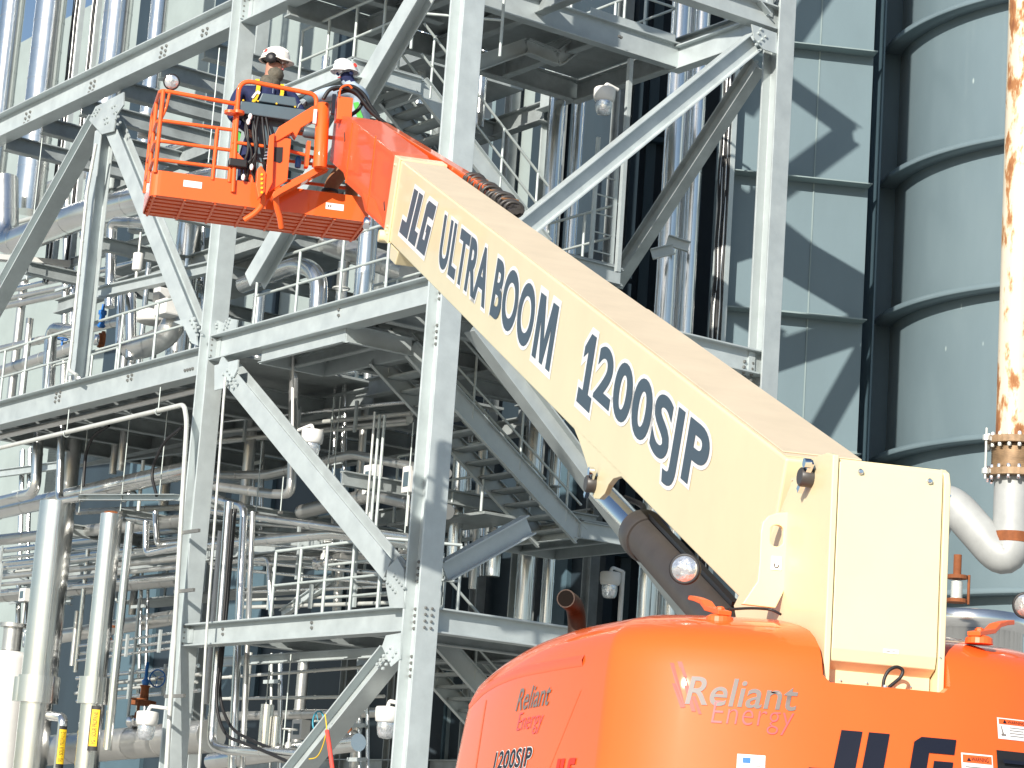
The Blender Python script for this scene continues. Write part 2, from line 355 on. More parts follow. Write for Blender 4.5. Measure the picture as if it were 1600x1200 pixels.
# bolt groups on webs and flanges, beam end angles
BOLTS = []
class _BL:
    def bolts(s, pts, n, r, h): BOLTS.extend((p, n, r, h) for p in pts)
m = _BL()
for x, y in grid(42, 178, 6, -3, -1.5, 7.5, 2, 3) + grid(143, 130, 6, -3, -1.5, 7.5, 2, 3) + grid(254, 75, 7, -3.2, -1.5, 7.5, 2, 3) + grid(318, 48, 7, -3.2, -1.5, 7.5, 2, 2) + grid(344, 51, 4, -2, 0, 0, 4, 1):
    m.bolts([pL(x, y, -.01)], -EV, .026, .03)
for x, y in grid(89, 615, 6, -2, -1, 6.5, 2, 3) + grid(201, 588, 6, -2, -1, 6.5, 2, 2) + grid(290, 579, 4, -1, 0, 0, 4, 1): m.bolts([pL(x, y, -.01)], -EV, .024, .03)
for x, y in ((349, 983), (349, 991), (488, 973), (488, 981), (530, 484), (530, 493)): m.bolts([pL(x, y, -.01)], -EV, .022, .03)
for x, y in grid(1163, 565, -1, 8.8, 12, 3, 4, 2): m.bolts([pR(x, y, -.01)], -EU, .026, .03)
for x, y in grid(967, 57, 3, 2, 0, 0, 2, 1): m.bolts([pR(x, y, 2.2)], -EU, .026, .03)
for zc in (ZL3, ZA, ZL1):
    for k in range(4):
        z = zc + (k - 1.5) * .085
        m.bolts([B(-.18, -.05, z), B(-.18, .05, z)], -EU, .02, .026)
        m.bolts([B(UL - .16, -.11, z), B(UL - .16, .11, z)], -EU, .02, .026)
        m.bolts([B(.10, -.012, z), B(UL - .09, -.012, z), B(UL - .09, -.012, z + .62), B(UL - .09, -.012, z - .62), B(.10, -.012, z + .62), B(.10, -.012, z - .62)], -EV, .022, .028)
# the hundred nearest bolts as parts, the rest together
bp = sorted(BOLTS, key=lambda q: (q[0] - CAM).length)
for p, n, r, h in bp[:100]: MB().bolts([p], n, r, h).build('bolt', bolt_m, fr)
m = MB()
for p, n, r, h in bp[100:]: m.bolts([p], n, r, h)
o = m.build('bolt', bolt_m, fr); o['kind'] = 'stuff'
for zc, d in ((ZL3, .22), (ZA, .3), (ZL1, .34)):
    for sv in (-.045, .045):
        m = MB(); m.box(B(UL - .175, sv * 1.9, zc), EU, EV, ZZ, .006, .07, d / 2); m.box(B(UL - .235, sv * .42, zc), EU, EV, ZZ, .055, .008, d / 2)
        m.build('clip_angle', galv, fr)
    MB().box(B(-.02, VR - .24, zc - .03), EV, EU, ZZ, .06, .014, d / 2).build('clip_angle', galv, fr)

# ================================================================== FLOORS, RAILINGS, STAIRS
def floor_plate(label, u0, u1, v0, v1, z, m=galvd):
    b = MB(); b.box(B((u0 + u1) / 2, (v0 + v1) / 2, z), EU, EV, ZZ, (u1 - u0) / 2, (v1 - v0) / 2, .02)
    return tag(b.build('grating_walkway', m), label, 'walkway')
floor_plate('grey grating floor behind the bolted beam under the orange basket', .2, UL - .3, .22, 5.7, ZA + .222)
floor_plate('grey grating floor of the left bay with the blue valve on it', UL + .3, 16.9, .22, 5.8, ZB2 + .252)
floor_plate('low grating floor carrying the bent tube railing beside the diagonal brace', .3, UL - .3, .4, 5.7, ZL3 + .192)
floor_plate('dark grating floor behind the tall silver risers at top left', UL + .4, 9.2, 3.2, 5.8, ZL1 + .262)
floor_plate('sunlit grating floor ledge under the top left beam', 9.6, 16.8, 3.1, 5.9, 12.76)
def railing(label, path, n, h=1.07, group=None, r=.024):
    """path: points on the floor; n: posts on each stretch"""
    t = thing('railing', path[0], label, 'railing', group)
    up = ZZ * h
    MB().tube(fillet([p + up for p in path], .12), r, 8).build('top_rail', railm, t)
    MB().tube(fillet([p + up * .52 for p in path], .12), r * .9, 8).build('middle_rail', railm, t)
    for i in range(len(path) - 1):
        for k in range(n[i] + (1 if i == len(path) - 2 else 0)):
            f = (k + (0 if n[i] > 1 or i else 0)) / max(n[i], 1)
            p = path[i].lerp(path[i + 1], min(f, 1)); MB().cyl(p, p + up * .985, r, 8).build('post', railm, t)
    return t
def ul(x, y, v): return uvz(pL(x, y, v))[0]
def vr(x, y, u): return uvz(pR(x, y, u))[1]
zb, za, z3 = ZB2 + .27, ZA + .24, ZL3 + .21
railing('short tube railing between the blue valve and the left column', [B(ul(137, 540, .25), .25, zb), B(ul(300, 510, .25), .25, zb)], [3])
railing('tube railing at the left edge beside the jointed conduit', [B(ul(-30, 600, .25), .25, zb), B(ul(112, 570, .25), .25, zb)], [4])
railing('inner tube railing behind the left edge railing', [B(ul(-30, 600, .25), 1.5, zb), B(ul(118, 570, .25), 1.5, zb), B(ul(118, 570, .25), 3.2, zb)], [4, 2])
railing('tube railing on the bolted beam below the orange basket', [B(5.6, .25, za), B(1.9, .25, za), B(1.2, 1.2, za)], [3, 2])
railing('second railing behind it beside the bright steel riser', [B(5.7, 2.2, za), B(1.6, 2.2, za), B(.6, .5, za)], [4, 2])
railing('bent tube railing on the low floor above the bottom beam', [B(4.9, .6, z3), B(2.0, .6, z3), B(1.5, 1.6, z3)], [4, 2])
railing('low railing running back behind the bent tube railing', [B(5.6, 1.9, z3), B(2.4, 1.9, z3), B(1.0, .7, z3)], [4, 2])
railing('high tube railing behind the worker with the earmuffs', [B(5.5, .6, 13.3), B(2.3, .6, 13.3), B(1.6, 1.7, 13.3)], [4, 2])

def stair(label, pa, pb, wdir, wid, n, rails=True):
    """pa: head, pb: foot of the near stringer; wdir * wid reaches the other stringer"""
    t = thing('steel_stair', V((pb.x, pb.y, pb.z)), label, 'stair')
    for k in (0, 1): MB().channel(pa + wdir * (wid * k), pb + wdir * (wid * k), .30, .07, .012, ZZ).build('stringer', galv, t)
    for i in range(n):
        p = pa.lerp(pb, (i + .5) / n); q = p + wdir * wid; h = (pb - pa); h.z = 0; h.normalize()
        MB().box((p + q) / 2, h, wdir, ZZ, .13, wid / 2 - .02, .018).build('tread', galvd, t)
    if rails:
        for k in (0, 1):
            o2 = wdir * (wid * k); up = ZZ * .95
            MB().tube([pa + o2 + up, pb + o2 + up], .022, 8).build('handrail', railm, t)
            MB().tube([pa + o2 + up * .5, pb + o2 + up * .5], .020, 8).build('middle_rail', railm, t)
            for i in range(4):
                p = pa.lerp(pb, (i + .3) / 3.6) + o2; MB().cyl(p, p + up, .02, 8).build('post', railm, t)
    return t
US = 2.5
stair('upper stair flight descending behind the near column to the boom', pR(655, 132, US), pR(850, 385, US), EU, .95, 12)
stair('middle stair flight seen between the near column and the cream boom', pR(640, 545, US), pR(905, 838, US), EU, .95, 13)
stair('bottom stair flight running down behind the orange hood', pR(672, 985, US), pR(860, 1195, US), EU, .95, 11)
def landing(label, pts, z, d=.26):
    t = thing('stair_landing', pts[0], label, 'landing')
    MB().prism([p + ZZ * .02 for p in pts], ZZ * .03).build('deck', galvd, t)
    for i in range(len(pts)):
        a, b = pts[i], pts[(i + 1) % len(pts)]
        MB().channel(a - ZZ * (d / 2), b - ZZ * (d / 2), d, .07, .012).build('edge_beam', galv, t)
    c = (pts[0] + pts[2]) / 2; MB().ibeam(pts[0].lerp(pts[1], .5) - ZZ * .15, pts[3].lerp(pts[2], .5) - ZZ * .15, .16, .1).build('joist', galvd, t)
    return t
q = pR(905, 815, US); v0 = uvz(q)[1]
landing('lower stair landing beside the lift cylinder', [B(US - .05, v0, q.z), B(US - .05, v0 + 1.3, q.z), B(US + 2.3, v0 + 1.3, q.z), B(US + 2.3, v0, q.z)], 0)
q = pR(640, 530, US); v0 = uvz(q)[1]
landing('middle stair landing behind the beam end at the near column', [B(US - .05, v0 - 1.1, q.z), B(US - .05, v0, q.z), B(US + 2.3, v0, q.z), B(US + 2.3, v0 - 1.1, q.z)], 0)
q = pR(655, 125, US); v0 = uvz(q)[1]
landing('upper stair landing behind the worker with the white shirt', [B(US - .05, v0 - 1.2, q.z), B(US - .05, v0, q.z), B(US + 2.3, v0, q.z), B(US + 2.3, v0 - 1.2, q.z)], 0)
q = pR(850, 392, US); v0 = uvz(q)[1]
qe = vr(966, 425, US)
landing('right stair landing with a caged ladder just above the boom', [B(US - .05, v0, q.z), B(US - .05, qe, q.z), B(US + 2., qe, q.z), B(US + 2., v0, q.z)], 0)
railing('railing of the right stair landing above the boom', [B(US + 1.9, v0, q.z), B(US + 1.9, qe, q.z), B(US, qe, q.z)], [2, 2])
m = MB(); t = thing('access_ladder', B(US, qe - .25, q.z), 'pale vertical ladder standing on the landing right of the diagonal brace', 'ladder')
for k in (0, 1): MB().bar(B(US + .0, qe - .55 + .4 * k, q.z), B(US, qe - .55 + .4 * k, q.z + 2.0), .03, .02, EU).build('side_rail', railm, t)
for k in range(6): MB().cyl(B(US, qe - .55, q.z + .2 + k * .3), B(US, qe - .15, q.z + .2 + k * .3), .013, 6).build('rung', railm, t)
# upper right platform
pt = thing('upper_platform', B(cu, VR, ZH), 'upper right platform of grey channel beams with a dark underside', 'platform')
vx = vr(800, 20, cu)
MB().ibeam(B(cu, VR + .05, ZH + .0), B(cu, -2.0, ZH), .42, .18).build('edge_beam', galv, pt, .004)
MB().ibeam(B(cu + 2.6, VR + .05, ZH), B(cu + 2.6, 0, ZH), .36, .18).build('edge_beam', galvd, pt)
for v in (1.4, 2.7, 4.1): MB().ibeam(B(cu + .1, v, ZH - .02), B(cu + 2.5, v, ZH - .02), .28, .14).build('joist', galvd, pt)
MB().ibeam(B(cu + .1, VR - .1, ZH - .05), B(cu + 2.5, VR - .1, ZH - .05), .34, .16).build('joist', galvd, pt)
MB().box(B(cu + 1.3, 2.9, ZH + .23), EU, EV, ZZ, 1.25, 2.7, .02).build('deck', galvd, pt)
m = MB(); m.box(B(cu - .05, 4.7, ZH + .27), EU, EV, ZZ, .008, .85, .06); m.build('toe_plate', galv, pt)
railing('tube railing on the upper right platform', [B(cu, .4, ZH + .24), B(cu, VR - .1, ZH + .24), B(cu + 2.4, VR - .1, ZH + .24)], [5, 3])
m = MB(); p = pR(985, 92, 1.9); q = pR(965, 425, 1.9)
tag(MB().box((p + q) / 2, EV, EU, ZZ, .035, .035, (p.z - q.z) / 2).build('hanger_strut', galv), 'slim square hanger strut right of the caged lamp', 'strut')
lb = thing('cantilever_bracket', pR(825, 78, 3.2), 'pale chevron shaped floor edge above the upper stair', 'floor edge')
for a, b in (((745, 100), (822, 72)), ((822, 72), (872, 92)), ((872, 92), (905, 66))): MB().ibeam(pR(*a, 3.2), pR(*b, 3.2) + ZZ * .0, .24, .14).build('edge_beam', galv, lb)
# ================================================================== CASING WALLS AND TANK
AZW = R_(6.67); EX = V((math.cos(AZW), math.sin(AZW), 0)); EY = V((-math.sin(AZW), math.cos(AZW), 0))
W0 = CAM + ray(1300, 300) * 42.7
def pW(x, y, back=0.): return hit(x, y, W0 + EY * back, EY)
def wx(p): return (p - W0).dot(EX)
xr = wx(pW(1356, 300)); xl = wx(pW(1120, 300)); xs = wx(pW(1271, 300))
def Wp(x, y, z): q = W0 + EX * x + EY * y; return V((q.x, q.y, z))
cw = thing('steel_casing', Wp((xl + xr) / 2, 0, 0), 'flat grey steel casing wall with stiffeners crossed by brace shadows', 'steel casing')
MB().box(Wp((xl + xr) / 2, .1, 13), EX, EY, ZZ, (xr - xl) / 2, .1, 13).build('sheet', wallp, cw)
for y in (75, 282.5, 495, 705):
    z = pW(1235, y).z; MB().prism([Wp(xl, 0, z), Wp(xl, -.30, z), Wp(xl, -.30, z + .02), Wp(xl, -.012, z + .02), Wp(xl, -.012, z + .10), Wp(xl, 0, z + .10)], EX * (xr - xl)).build('stiffener', ledge, cw)
for x in (xs, xs - 1.55): MB().box(Wp(x, -.008, 13), EX, EY, ZZ, .012, .008, 13).build('seam', ledge, cw)
cr = thing('corner_post', Wp(xr + .2, 0, 0), 'dark shaded vertical corner post between flat casing and round tank', 'corner post')
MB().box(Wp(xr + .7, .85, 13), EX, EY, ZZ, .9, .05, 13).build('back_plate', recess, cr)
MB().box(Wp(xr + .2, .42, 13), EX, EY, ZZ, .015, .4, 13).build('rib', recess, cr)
# tank
tz = hit(1372, 400, W0 + EY * .4, EY); D = (tz - CAM).dot(FW)
TR = 4.45; TC = Wp(wx(tz) + TR + .0, .2 + TR * .05, 0)
ca = TC - CAM; ca.z = 0
# slide the axis sideways until the left edge stands where the photograph has it
for _ in range(20):
    d2 = V((TC.x - CAM.x, TC.y - CAM.y, 0)); L_ = d2.length; ang = math.asin(TR / L_); th = math.atan2(d2.x, d2.y) - ang
    tp = V((math.sin(th), math.cos(th), 0)) * math.sqrt(L_ * L_ - TR * TR)
    ex = pix(V((tp.x, tp.y, 9)))[0]; yy = pix(V((tp.x, tp.y, 9)))[1]
    want = 1398 - .031 * yy
    TC = TC + EX * ((want - ex) / FPX * D)
tk = thing('grey_tank', TC, 'large round grey painted tank with projecting stiffening rings', 'tank')
MB().lathe(TC, ZZ, [(TR, 0), (TR, 26)], 128).build('shell', tankp, tk)
def ring_z(x, y):
    d = ray(x, y); o2 = CAM - TC; rr = TR + .30
    a = d.x ** 2 + d.y ** 2; b = 2 * (d.x * o2.x + d.y * o2.y); c = o2.x ** 2 + o2.y ** 2 - rr * rr
    disc = max(b * b - 4 * a * c, 0); t = (-b - math.sqrt(disc)) / (2 * a); return (CAM + d * t).z
zr = [ring_z(1500, y) for y in (12, 228, 455, 690)] 
dz = (zr[0] - zr[3]) / 3
for k in range(-2, 7):
    z = zr[3] + dz * k
    MB().lathe(TC + ZZ * z, ZZ, [(TR - .02, 0), (TR + .29, 0), (TR + .30, .015), (TR + .295, .095), (TR + .28, .095), (TR + .28, .02), (TR - .02, .02)], 128).build('ring', tankp, tk)
# casing behind the frame, its shade put into the dark paint
dk = thing('boiler_casing', Wp(-8, 1.4, 0), 'shaded dark boiler casing with upright ribs behind the silver risers', 'boiler casing')
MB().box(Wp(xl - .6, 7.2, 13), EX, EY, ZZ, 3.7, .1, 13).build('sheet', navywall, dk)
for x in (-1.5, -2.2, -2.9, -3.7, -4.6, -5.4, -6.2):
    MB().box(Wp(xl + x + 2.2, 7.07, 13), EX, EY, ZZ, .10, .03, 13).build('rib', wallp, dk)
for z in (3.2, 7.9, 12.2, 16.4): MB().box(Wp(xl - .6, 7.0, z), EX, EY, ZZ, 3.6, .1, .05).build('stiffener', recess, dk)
# side wall of the building behind the left bay
sw = thing('plant_building', B(9, 9.2, 0), 'pale grey panelled building side behind the pipes of the left bay', 'building')
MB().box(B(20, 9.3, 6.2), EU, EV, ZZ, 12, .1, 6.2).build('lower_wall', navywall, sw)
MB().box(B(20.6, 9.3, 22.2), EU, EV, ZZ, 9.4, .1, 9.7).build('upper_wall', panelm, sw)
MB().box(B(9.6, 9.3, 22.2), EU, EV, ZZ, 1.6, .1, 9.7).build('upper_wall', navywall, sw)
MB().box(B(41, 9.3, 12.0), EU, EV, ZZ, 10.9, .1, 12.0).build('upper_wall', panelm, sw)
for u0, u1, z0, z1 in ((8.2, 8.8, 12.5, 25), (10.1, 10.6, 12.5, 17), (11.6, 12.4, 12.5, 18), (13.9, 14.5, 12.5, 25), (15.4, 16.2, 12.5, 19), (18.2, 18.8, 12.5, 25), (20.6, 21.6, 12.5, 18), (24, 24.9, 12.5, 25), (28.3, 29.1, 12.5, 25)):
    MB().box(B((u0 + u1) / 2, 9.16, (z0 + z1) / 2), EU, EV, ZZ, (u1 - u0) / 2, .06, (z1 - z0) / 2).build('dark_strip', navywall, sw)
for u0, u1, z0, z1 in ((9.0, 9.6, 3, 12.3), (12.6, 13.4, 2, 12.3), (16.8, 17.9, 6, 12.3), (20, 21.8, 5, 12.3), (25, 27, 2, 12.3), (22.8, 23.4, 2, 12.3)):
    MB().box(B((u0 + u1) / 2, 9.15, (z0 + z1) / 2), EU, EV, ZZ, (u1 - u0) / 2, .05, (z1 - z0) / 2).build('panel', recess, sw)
for u in (8.1, 10.0, 11.6, 14.2, 16.0): MB().ibeam(B(u, 8.95, 0), B(u, 8.95, 18), .25, .2, upv=EU).build('column', galvd, sw)
for z in (3.5, 8.0, 12.3): MB().ibeam(B(8.1, 8.95, z), B(20, 8.95, z), .3, .2).build('girt', galvd, sw)
rusty = mat('rust_stained_steel', (.36, .24, .14), .6, .3, .5, 7)
# rusty riser with its bellows
RP = CAM + ray(1586, 640) * 24.0
rr = rpx(58, RP)
def rp(z): return V((RP.x, RP.y, z))
zf1, zf2 = hit(1575, 693, RP, FW).z, hit(1575, 745, RP, FW).z
ze = hit(1575, 880, RP, FW).z
rs = thing('rusty_riser', rp(ze), 'rust streaked white riser with a flanged bellows at the right edge', 'riser pipe')
pe = hit(1476, 772, RP, FW); pe2 = pe + V((FW.x, FW.y, 0)) * 3 - ZZ * 1.2
MB().cyl(rp(zf1 - .02), rp(22), rr, 28).build('upper_pipe', rustw, rs)
path = fillet([rp(zf2 - .02), rp(ze - .10), pe, pe2], rr * 1.7, 10)
MB().tube(path, rr, 28).build('elbow_pipe', greyp, rs)
m = MB(); m.lathe(rp(zf2 - .62), ZZ, [(rr + .004, -.05), (rr + .006, 0), (rr + .004, .05)], 28); m.build('weld_band', copper, rs)
for z in (zf1, zf2):
    m = MB(); m.lathe(rp(z), ZZ, [(rr * .9, -.035), (rr + .10, -.035), (rr + .10, .035), (rr * .9, .035)], 32, False).build('flange', rusty, rs, .004)
    m = MB(); m.bolts([rp(z + .035) + V((math.cos(a), math.sin(a), 0)) * (rr + .065) for a in [k * math.pi / 8 for k in range(16)]], ZZ, .02, .035)
    m.bolts([rp(z - .035) + V((math.cos(a), math.sin(a), 0)) * (rr + .065) for a in [k * math.pi / 8 for k in range(16)]], -ZZ, .02, .04); m.build('bolt', chrome if z == zf2 else steelp, rs)
n = 13; prof = []
for k in range(n * 2 + 1): prof.append((rr + (.035 if k % 2 else .0), zf2 + .04 + (zf1 - zf2 - .08) * k / (n * 2)))
m = MB(); m.lathe(V((RP.x, RP.y, 0)), ZZ, prof, 32).build('bellows', rusty, rs)
for a in (-2.7, .3):
    q = V((math.cos(a), math.sin(a), 0)) * (rr + .15)
    m = MB(); m.cyl(rp(zf2 - .08) + q, rp(zf1 + .1) + q, .012, 8); m.lathe(rp(zf2 - .03) + q, ZZ, [(.035, 0), (.035, .05)], 6, False); m.lathe(rp(zf1 - .02) + q, ZZ, [(.035, 0), (.035, .05)], 6, False)
    for z in (zf1, zf2): m.bar(rp(z) + q * .6, rp(z) + q, .02, .02)
    m.build('tie_rod', steelp, rs)
# small bellows and drum top behind the lift
SP0 = CAM + ray(1495, 915) * 20.
sb = thing('small_bellows', SP0, 'small rusty bellows with a tie rod beside the cream panel', 'bellows')
r2 = rpx(17, SP0); z0, z1 = hit(1492, 945, SP0, FW).z, hit(1495, 885, SP0, FW).z
A = lambda z, k=0.: V((SP0.x, SP0.y, z)) + RT * k
m = MB(); m.lathe(A(0), ZZ, [(r2 * (1.15 if k % 2 else .95), z0 + (z1 - z0) * (.12 + .5 * k / 24)) for k in range(25)], 20).build('bellows', steelp, sb)
MB().cyl(A(z0 + (z1 - z0) * .74), A(z1 + .10), r2 * .75, 16).build('pipe', copper, sb)
for f in (.05, .68):
    m = MB(); m.lathe(A(z0 + (z1 - z0) * f), ZZ, [(r2 * .5, 0), (r2 * 1.9, 0), (r2 * 1.9, .03), (r2 * .5, .03)], 20, False).build('flange', copper, sb)
MB().cyl(A(z0, r2 * 2.2), A(z0 + (z1 - z0) * .78, r2 * 2.2), .012, 8).build('tie_rod', copper, sb)
DP = CAM + ray(1515, 985) * 21.5
dr = thing('silver_drum', V((DP.x, DP.y, 0)), 'silver drum top behind the right side of the orange hood', 'drum')
zt = hit(1500, 958, DP, FW).z; rd = rpx(165, DP)
MB().lathe(V((DP.x, DP.y, 0)), ZZ, [(rd, 0), (rd, zt - .16), (rd + .03, zt - .16), (rd + .03, zt - .02), (rd, zt)], 48).build('shell', alum, dr)
MB().lathe(V((DP.x, DP.y, zt)), ZZ, [(rd * .99, 0), (rd * .5, .03), (.02, .04)], 32).build('lid', alum2, dr)
# ================================================================== PIPES
def pipe(label, pts, r, m=alum, cat='pipe', name='pipe', rad=None, band=1.1, n=16, group=None):
    """an insulated pipe: swept tube with lap joints every band metres"""
    b = MB(); path = fillet(pts, rad if rad else r * 2.6); b.tube(path, r, n)
    if band:
        for i in range(len(pts) - 1):
            a, c = V(pts[i]), V(pts[i + 1]); L = (c - a).length; k = int(L / band)
            for j in range(1, k + 1):
                f = (j - .5) / k if k else .5
                p = a.lerp(c, f); d = (c - a).normalized(); b.tube([p - d * .018, p + d * .018], r + .006, n)
    return tag(b.build(name, m), label, cat, group)
def vz(x, y, v, y2): p = pL(x, y, v); return V((p.x, p.y, pL(x, y2, v).z))
def vp(label, x, y, v, wd, y0, y1, m=alum, **k):
    """an upright pipe seen wd pixels wide at (x, y), from picture height y0 down to y1"""
    return pipe(label, [vz(x, y, v, y0), vz(x, y, v, y1)], rpx(wd, pL(x, y, v)), m, **k)
def hp(label, pts, wd, v, m=alum, **k):
    """pts: pixels, all in the plane v (or each with its own v)"""
    q = [pL(p[0], p[1], p[2] if len(p) > 2 else v) for p in pts]
    return pipe(label, q, rpx(wd, q[0]), m, **k)
LOW = 1260
# -- lower left group
t = thing('riser_pipe', vz(75, 950, .9, LOW), 'thickest silver riser at lower left with a wide collar', 'pipe')
for wd, y0, y1, nm in ((56, 788, 1060, 'upper_cladding'), (52, 1096, 1290, 'lower_cladding'), (66, 1056, 1098, 'collar')):
    p = vz(73, 950, .9, y0); q = vz(73, 950, .9, y1); r = rpx(wd, p); m = MB(); m.cyl(q, p, r, 28)
    if nm != 'collar':
        for k in range(1, 4): c = p.lerp(q, k / 4); m.cyl(c - ZZ * .02, c + ZZ * .02, r + .007, 28)
    m.build(nm, alum, t)
m = MB(); p = vz(52, 950, .7, 1058); q = vz(52, 950, .7, 1096); m.cyl(q, p, rpx(36, p), 20); m.build('side_collar', alum, t)
t = thing('riser_pipe', vz(155, 950, .9, LOW), 'silver riser with rust at its top and a yellow sticker below its collar', 'pipe')
for wd, y0, y1, nm in ((35, 806, 1062, 'upper_cladding'), (37, 1098, 1290, 'lower_cladding'), (49, 1058, 1100, 'collar')):
    p = vz(160, 950, .9, y0); q = vz(160, 950, .9, y1); r = rpx(wd, p); m = MB(); m.cyl(q, p, r, 24)
    if nm != 'collar':
        for k in range(1, 4): c = p.lerp(q, k / 4); m.cyl(c - ZZ * .02, c + ZZ * .02, r + .006, 24)
    m.build(nm, alum, t)
pb_ = vz(160, 950, .9, 806); r = rpx(35, pb_)
m = MB(); m.lathe(pb_ - ZZ * .02, ZZ, [(r * .9, 0), (r * .7, .05), (r * .4, .07)], 20); m.build('rusty_rim', copper, t)
def wrap_label(label_, rows, x, y, v, wd, y0, y1, parent, ang=(-.35, .35), m1=black, m2=yellow):
    """a sticker wrapped on an upright pipe, with two columns of upright lettering"""
    p0 = vz(x, y, v, y0); p1 = vz(x, y, v, y1); r = rpx(wd, p0); face = (CAM - p0); face.z = 0; face.normalize(); sd = face.cross(ZZ)
    def at(a, h, d): return V((p0.x, p0.y, h)) + (face * math.cos(a) - sd * math.sin(a)) * (r + d)
    def sheet(a0, a1, h0, h1, d, nm, mm, par):
        b = MB(); n = 8; vs = [at(a0 + (a1 - a0) * i / n, h, d) for h in (h0, h1) for i in range(n + 1)]
        b.add(vs, [(i, i + 1, n + 2 + i, n + 1 + i) for i in range(n)], True); return b.build(nm, mm, par)
    H = p0.z - p1.z
    st = sheet(ang[0], ang[1], p1.z - H * .12, p0.z + H * .1, .012, 'sticker_backing', m1, parent)
    lb = sheet(ang[0] + .1, ang[1] - .1, p1.z, p0.z, .016, 'sticker', m2, parent)
    vs, fs = fit_text(rows, H * .86, (ang[1] - ang[0] - .2) * r * .55)
    W = (ang[1] - ang[0] - .2) * r
    flat_shape(vs, fs, lambda a, b: at((ang[0] + .1) + (W * .22 + b) / r, p1.z + H * .07 + a, .019) if False else at((ang[1] - .1) - (W * .22 + b) / r, p1.z + H * .07 + a, .019), 'sticker_lettering', navyl, lb)
wrap_label('', 'FG - SOUR PROPANE', 152, 1130, .9, 37, 1110, 1167, t, (-.62, .22))
vp('thin silver pipe standing right of the riser with the yellow sticker', 190, 950, .9, 13.5, 818, 1172)
vp('thin ragged topped pipe behind the thickest riser', 63, 880, 1.2, 13, 800, LOW)
t = thing('riser_pipe', vz(92, 1150, .7, LOW), 'hooked thin pipe with a yellow sticker beside the thickest riser', 'pipe')
m = MB(); a = vz(96, 1150, .7, 1122); m.tube(fillet([vz(96, 1150, .7, 1290), a, pL(78, 1118, .9)], .12), rpx(15, a), 14); m.build('bent_tube', alum, t)
wrap_label('', 'FG - SOUR PROPANE', 95, 1160, .7, 17, 1140, 1194, t, (-.5, .9))
t = thing('white_vessel', vz(14, 1100, 1.0, LOW), 'white round topped vessel at the lower left edge', 'vessel')
p = vz(8, 1100, 1.0, 1030); r = rpx(66, p)
m = MB(); m.lathe(vz(8, 1100, 1., 1290), ZZ, [(r, 0), (r, (p.z - vz(8, 1100, 1., 1290).z)), (r * .97, p.z - vz(8, 1100, 1., 1290).z + .07), (r * .8, p.z - vz(8, 1100, 1., 1290).z + .12), (r * .3, p.z - vz(8, 1100, 1., 1290).z + .15)], 32); m.build('shell', white, t)
m = MB(); m.lathe(p + ZZ * .15, ZZ, [(r * .45, 0), (r * .45, .42)], 24); m.build('neck', alum2, t)
MB().lathe(p + ZZ * .57, ZZ, [(r * .65, 0), (r * .65, .07)], 24).build('neck_flange', alum2, t)
for k in (-.12, .12):
    a = p + EU * -k + ZZ * .95 - EV * .5; MB().box(a, EU, EV, ZZ, .035, .01, .22).build('yellow_tag', yellow, t)
# level pipes behind the risers
hp('broad silver header running left of the left column', [(-60, 812), (300, 733)], 24, 1.5)
hp('silver line below the broad header', [(-60, 850), (300, 812)], 17, 2.0, alum2)
hp('elbowed silver pipe dropping then turning to the left edge', [(62, 650), (55, 770), (-70, 800)], 17, 1.1)
hp('narrow bright pipe dropping and turning right onto the strut', [(98, 640), (92, 783), (128, 777)], 12.5, .9)
vp('dull wide pipe behind the narrow bright pipe', 115, 700, 2.2, 25, 560, 765, alum2)
vp('short dull riser ending on the broad header', 193, 690, 1.9, 13, 560, 735, alum2)
vp('pair pipe of the short dull riser, paler', 181, 690, 2.3, 12, 560, 740, alum2)
hp('looped silver trap pipe beside the left column', [(243, 800), (243, 812), (246, 852), (290, 848)], 10, 1.2)
hp('inner loop of the silver trap pipe', [(228, 815), (228, 866), (300, 850)], 10, 1.0)
hp('short tee pipe above the ragged pipe end', [(185, 808), (245, 815)], 8, 1.3)
tag(MB().channel(pL(128, 778, 1.0), pL(282, 778, .6), .10, .12, .01).build('strut_channel', galv), 'flat strut channel hung on rods left of the left column', 'strut')
hp('slender conduit under the left beam, carried on ring hangers', [(-60, 714), (288, 632), (292, 660), (255, 1290)], 6.5, -.35, steelp, rad=.12, band=0, name='conduit', cat='conduit')
hp('fatter line tucked tight under the left beam', [(-60, 696), (320, 606)], 10, .35, alum2, band=0)
hp('slim conduit strapped to the right flange of the left column', [(352, 590), (347, 660), (322, 1000), (306, 1290)], 4.5, -.25, steelp, band=0, name='conduit', cat='conduit')
hp('jointed conduit climbing beside the blue valve', [(150, 225), (136, 300), (110, 560), (107, 578), (120, 586)], 5.5, -.3, steelp, band=.55, name='conduit', cat='conduit')
# cross straps on the left column
for y, lab in ((832, 'topmost of the three dark slotted straps across the left column'), (924, 'middle dark slotted strap across the left column'), (1088, 'lowest dark slotted strap, just above the jar lamp on the left column')):
    a = pL(292 - (y - 832) * .09, y, -.3); m = MB(); m.box(a + EU * -.12 - EV * .02, EU, EV, ZZ, .30, .02, .025)
    tag(m.build('conduit_strap', bolt_m), lab, 'strap', 'straps across the left column')
def hanger(label, x, y0, y1, v, ring=None):
    t = thing('rod_hanger', pL(x, y1, v), label, 'hanger', 'rod hangers for the pipes')
    a, b = vz(x, y0, v, y0), vz(x, y0, v, y1); MB().cyl(b, a, .011, 6).build('rod', railm, t)
    if ring: MB().tube([b + (EV * math.cos(k * .4189) + ZZ * (math.sin(k * .4189) - 1)) * ring for k in range(15)], .01, 6, closed=True).build('ring', railm, t)
    else: MB().box(b, EU, EV, ZZ, .03, .03, .02).build('nut', bolt_m, t)
hanger('rod hanger with a ring under the left beam, farther from the column', 108, 640, 672, -.35, .055)
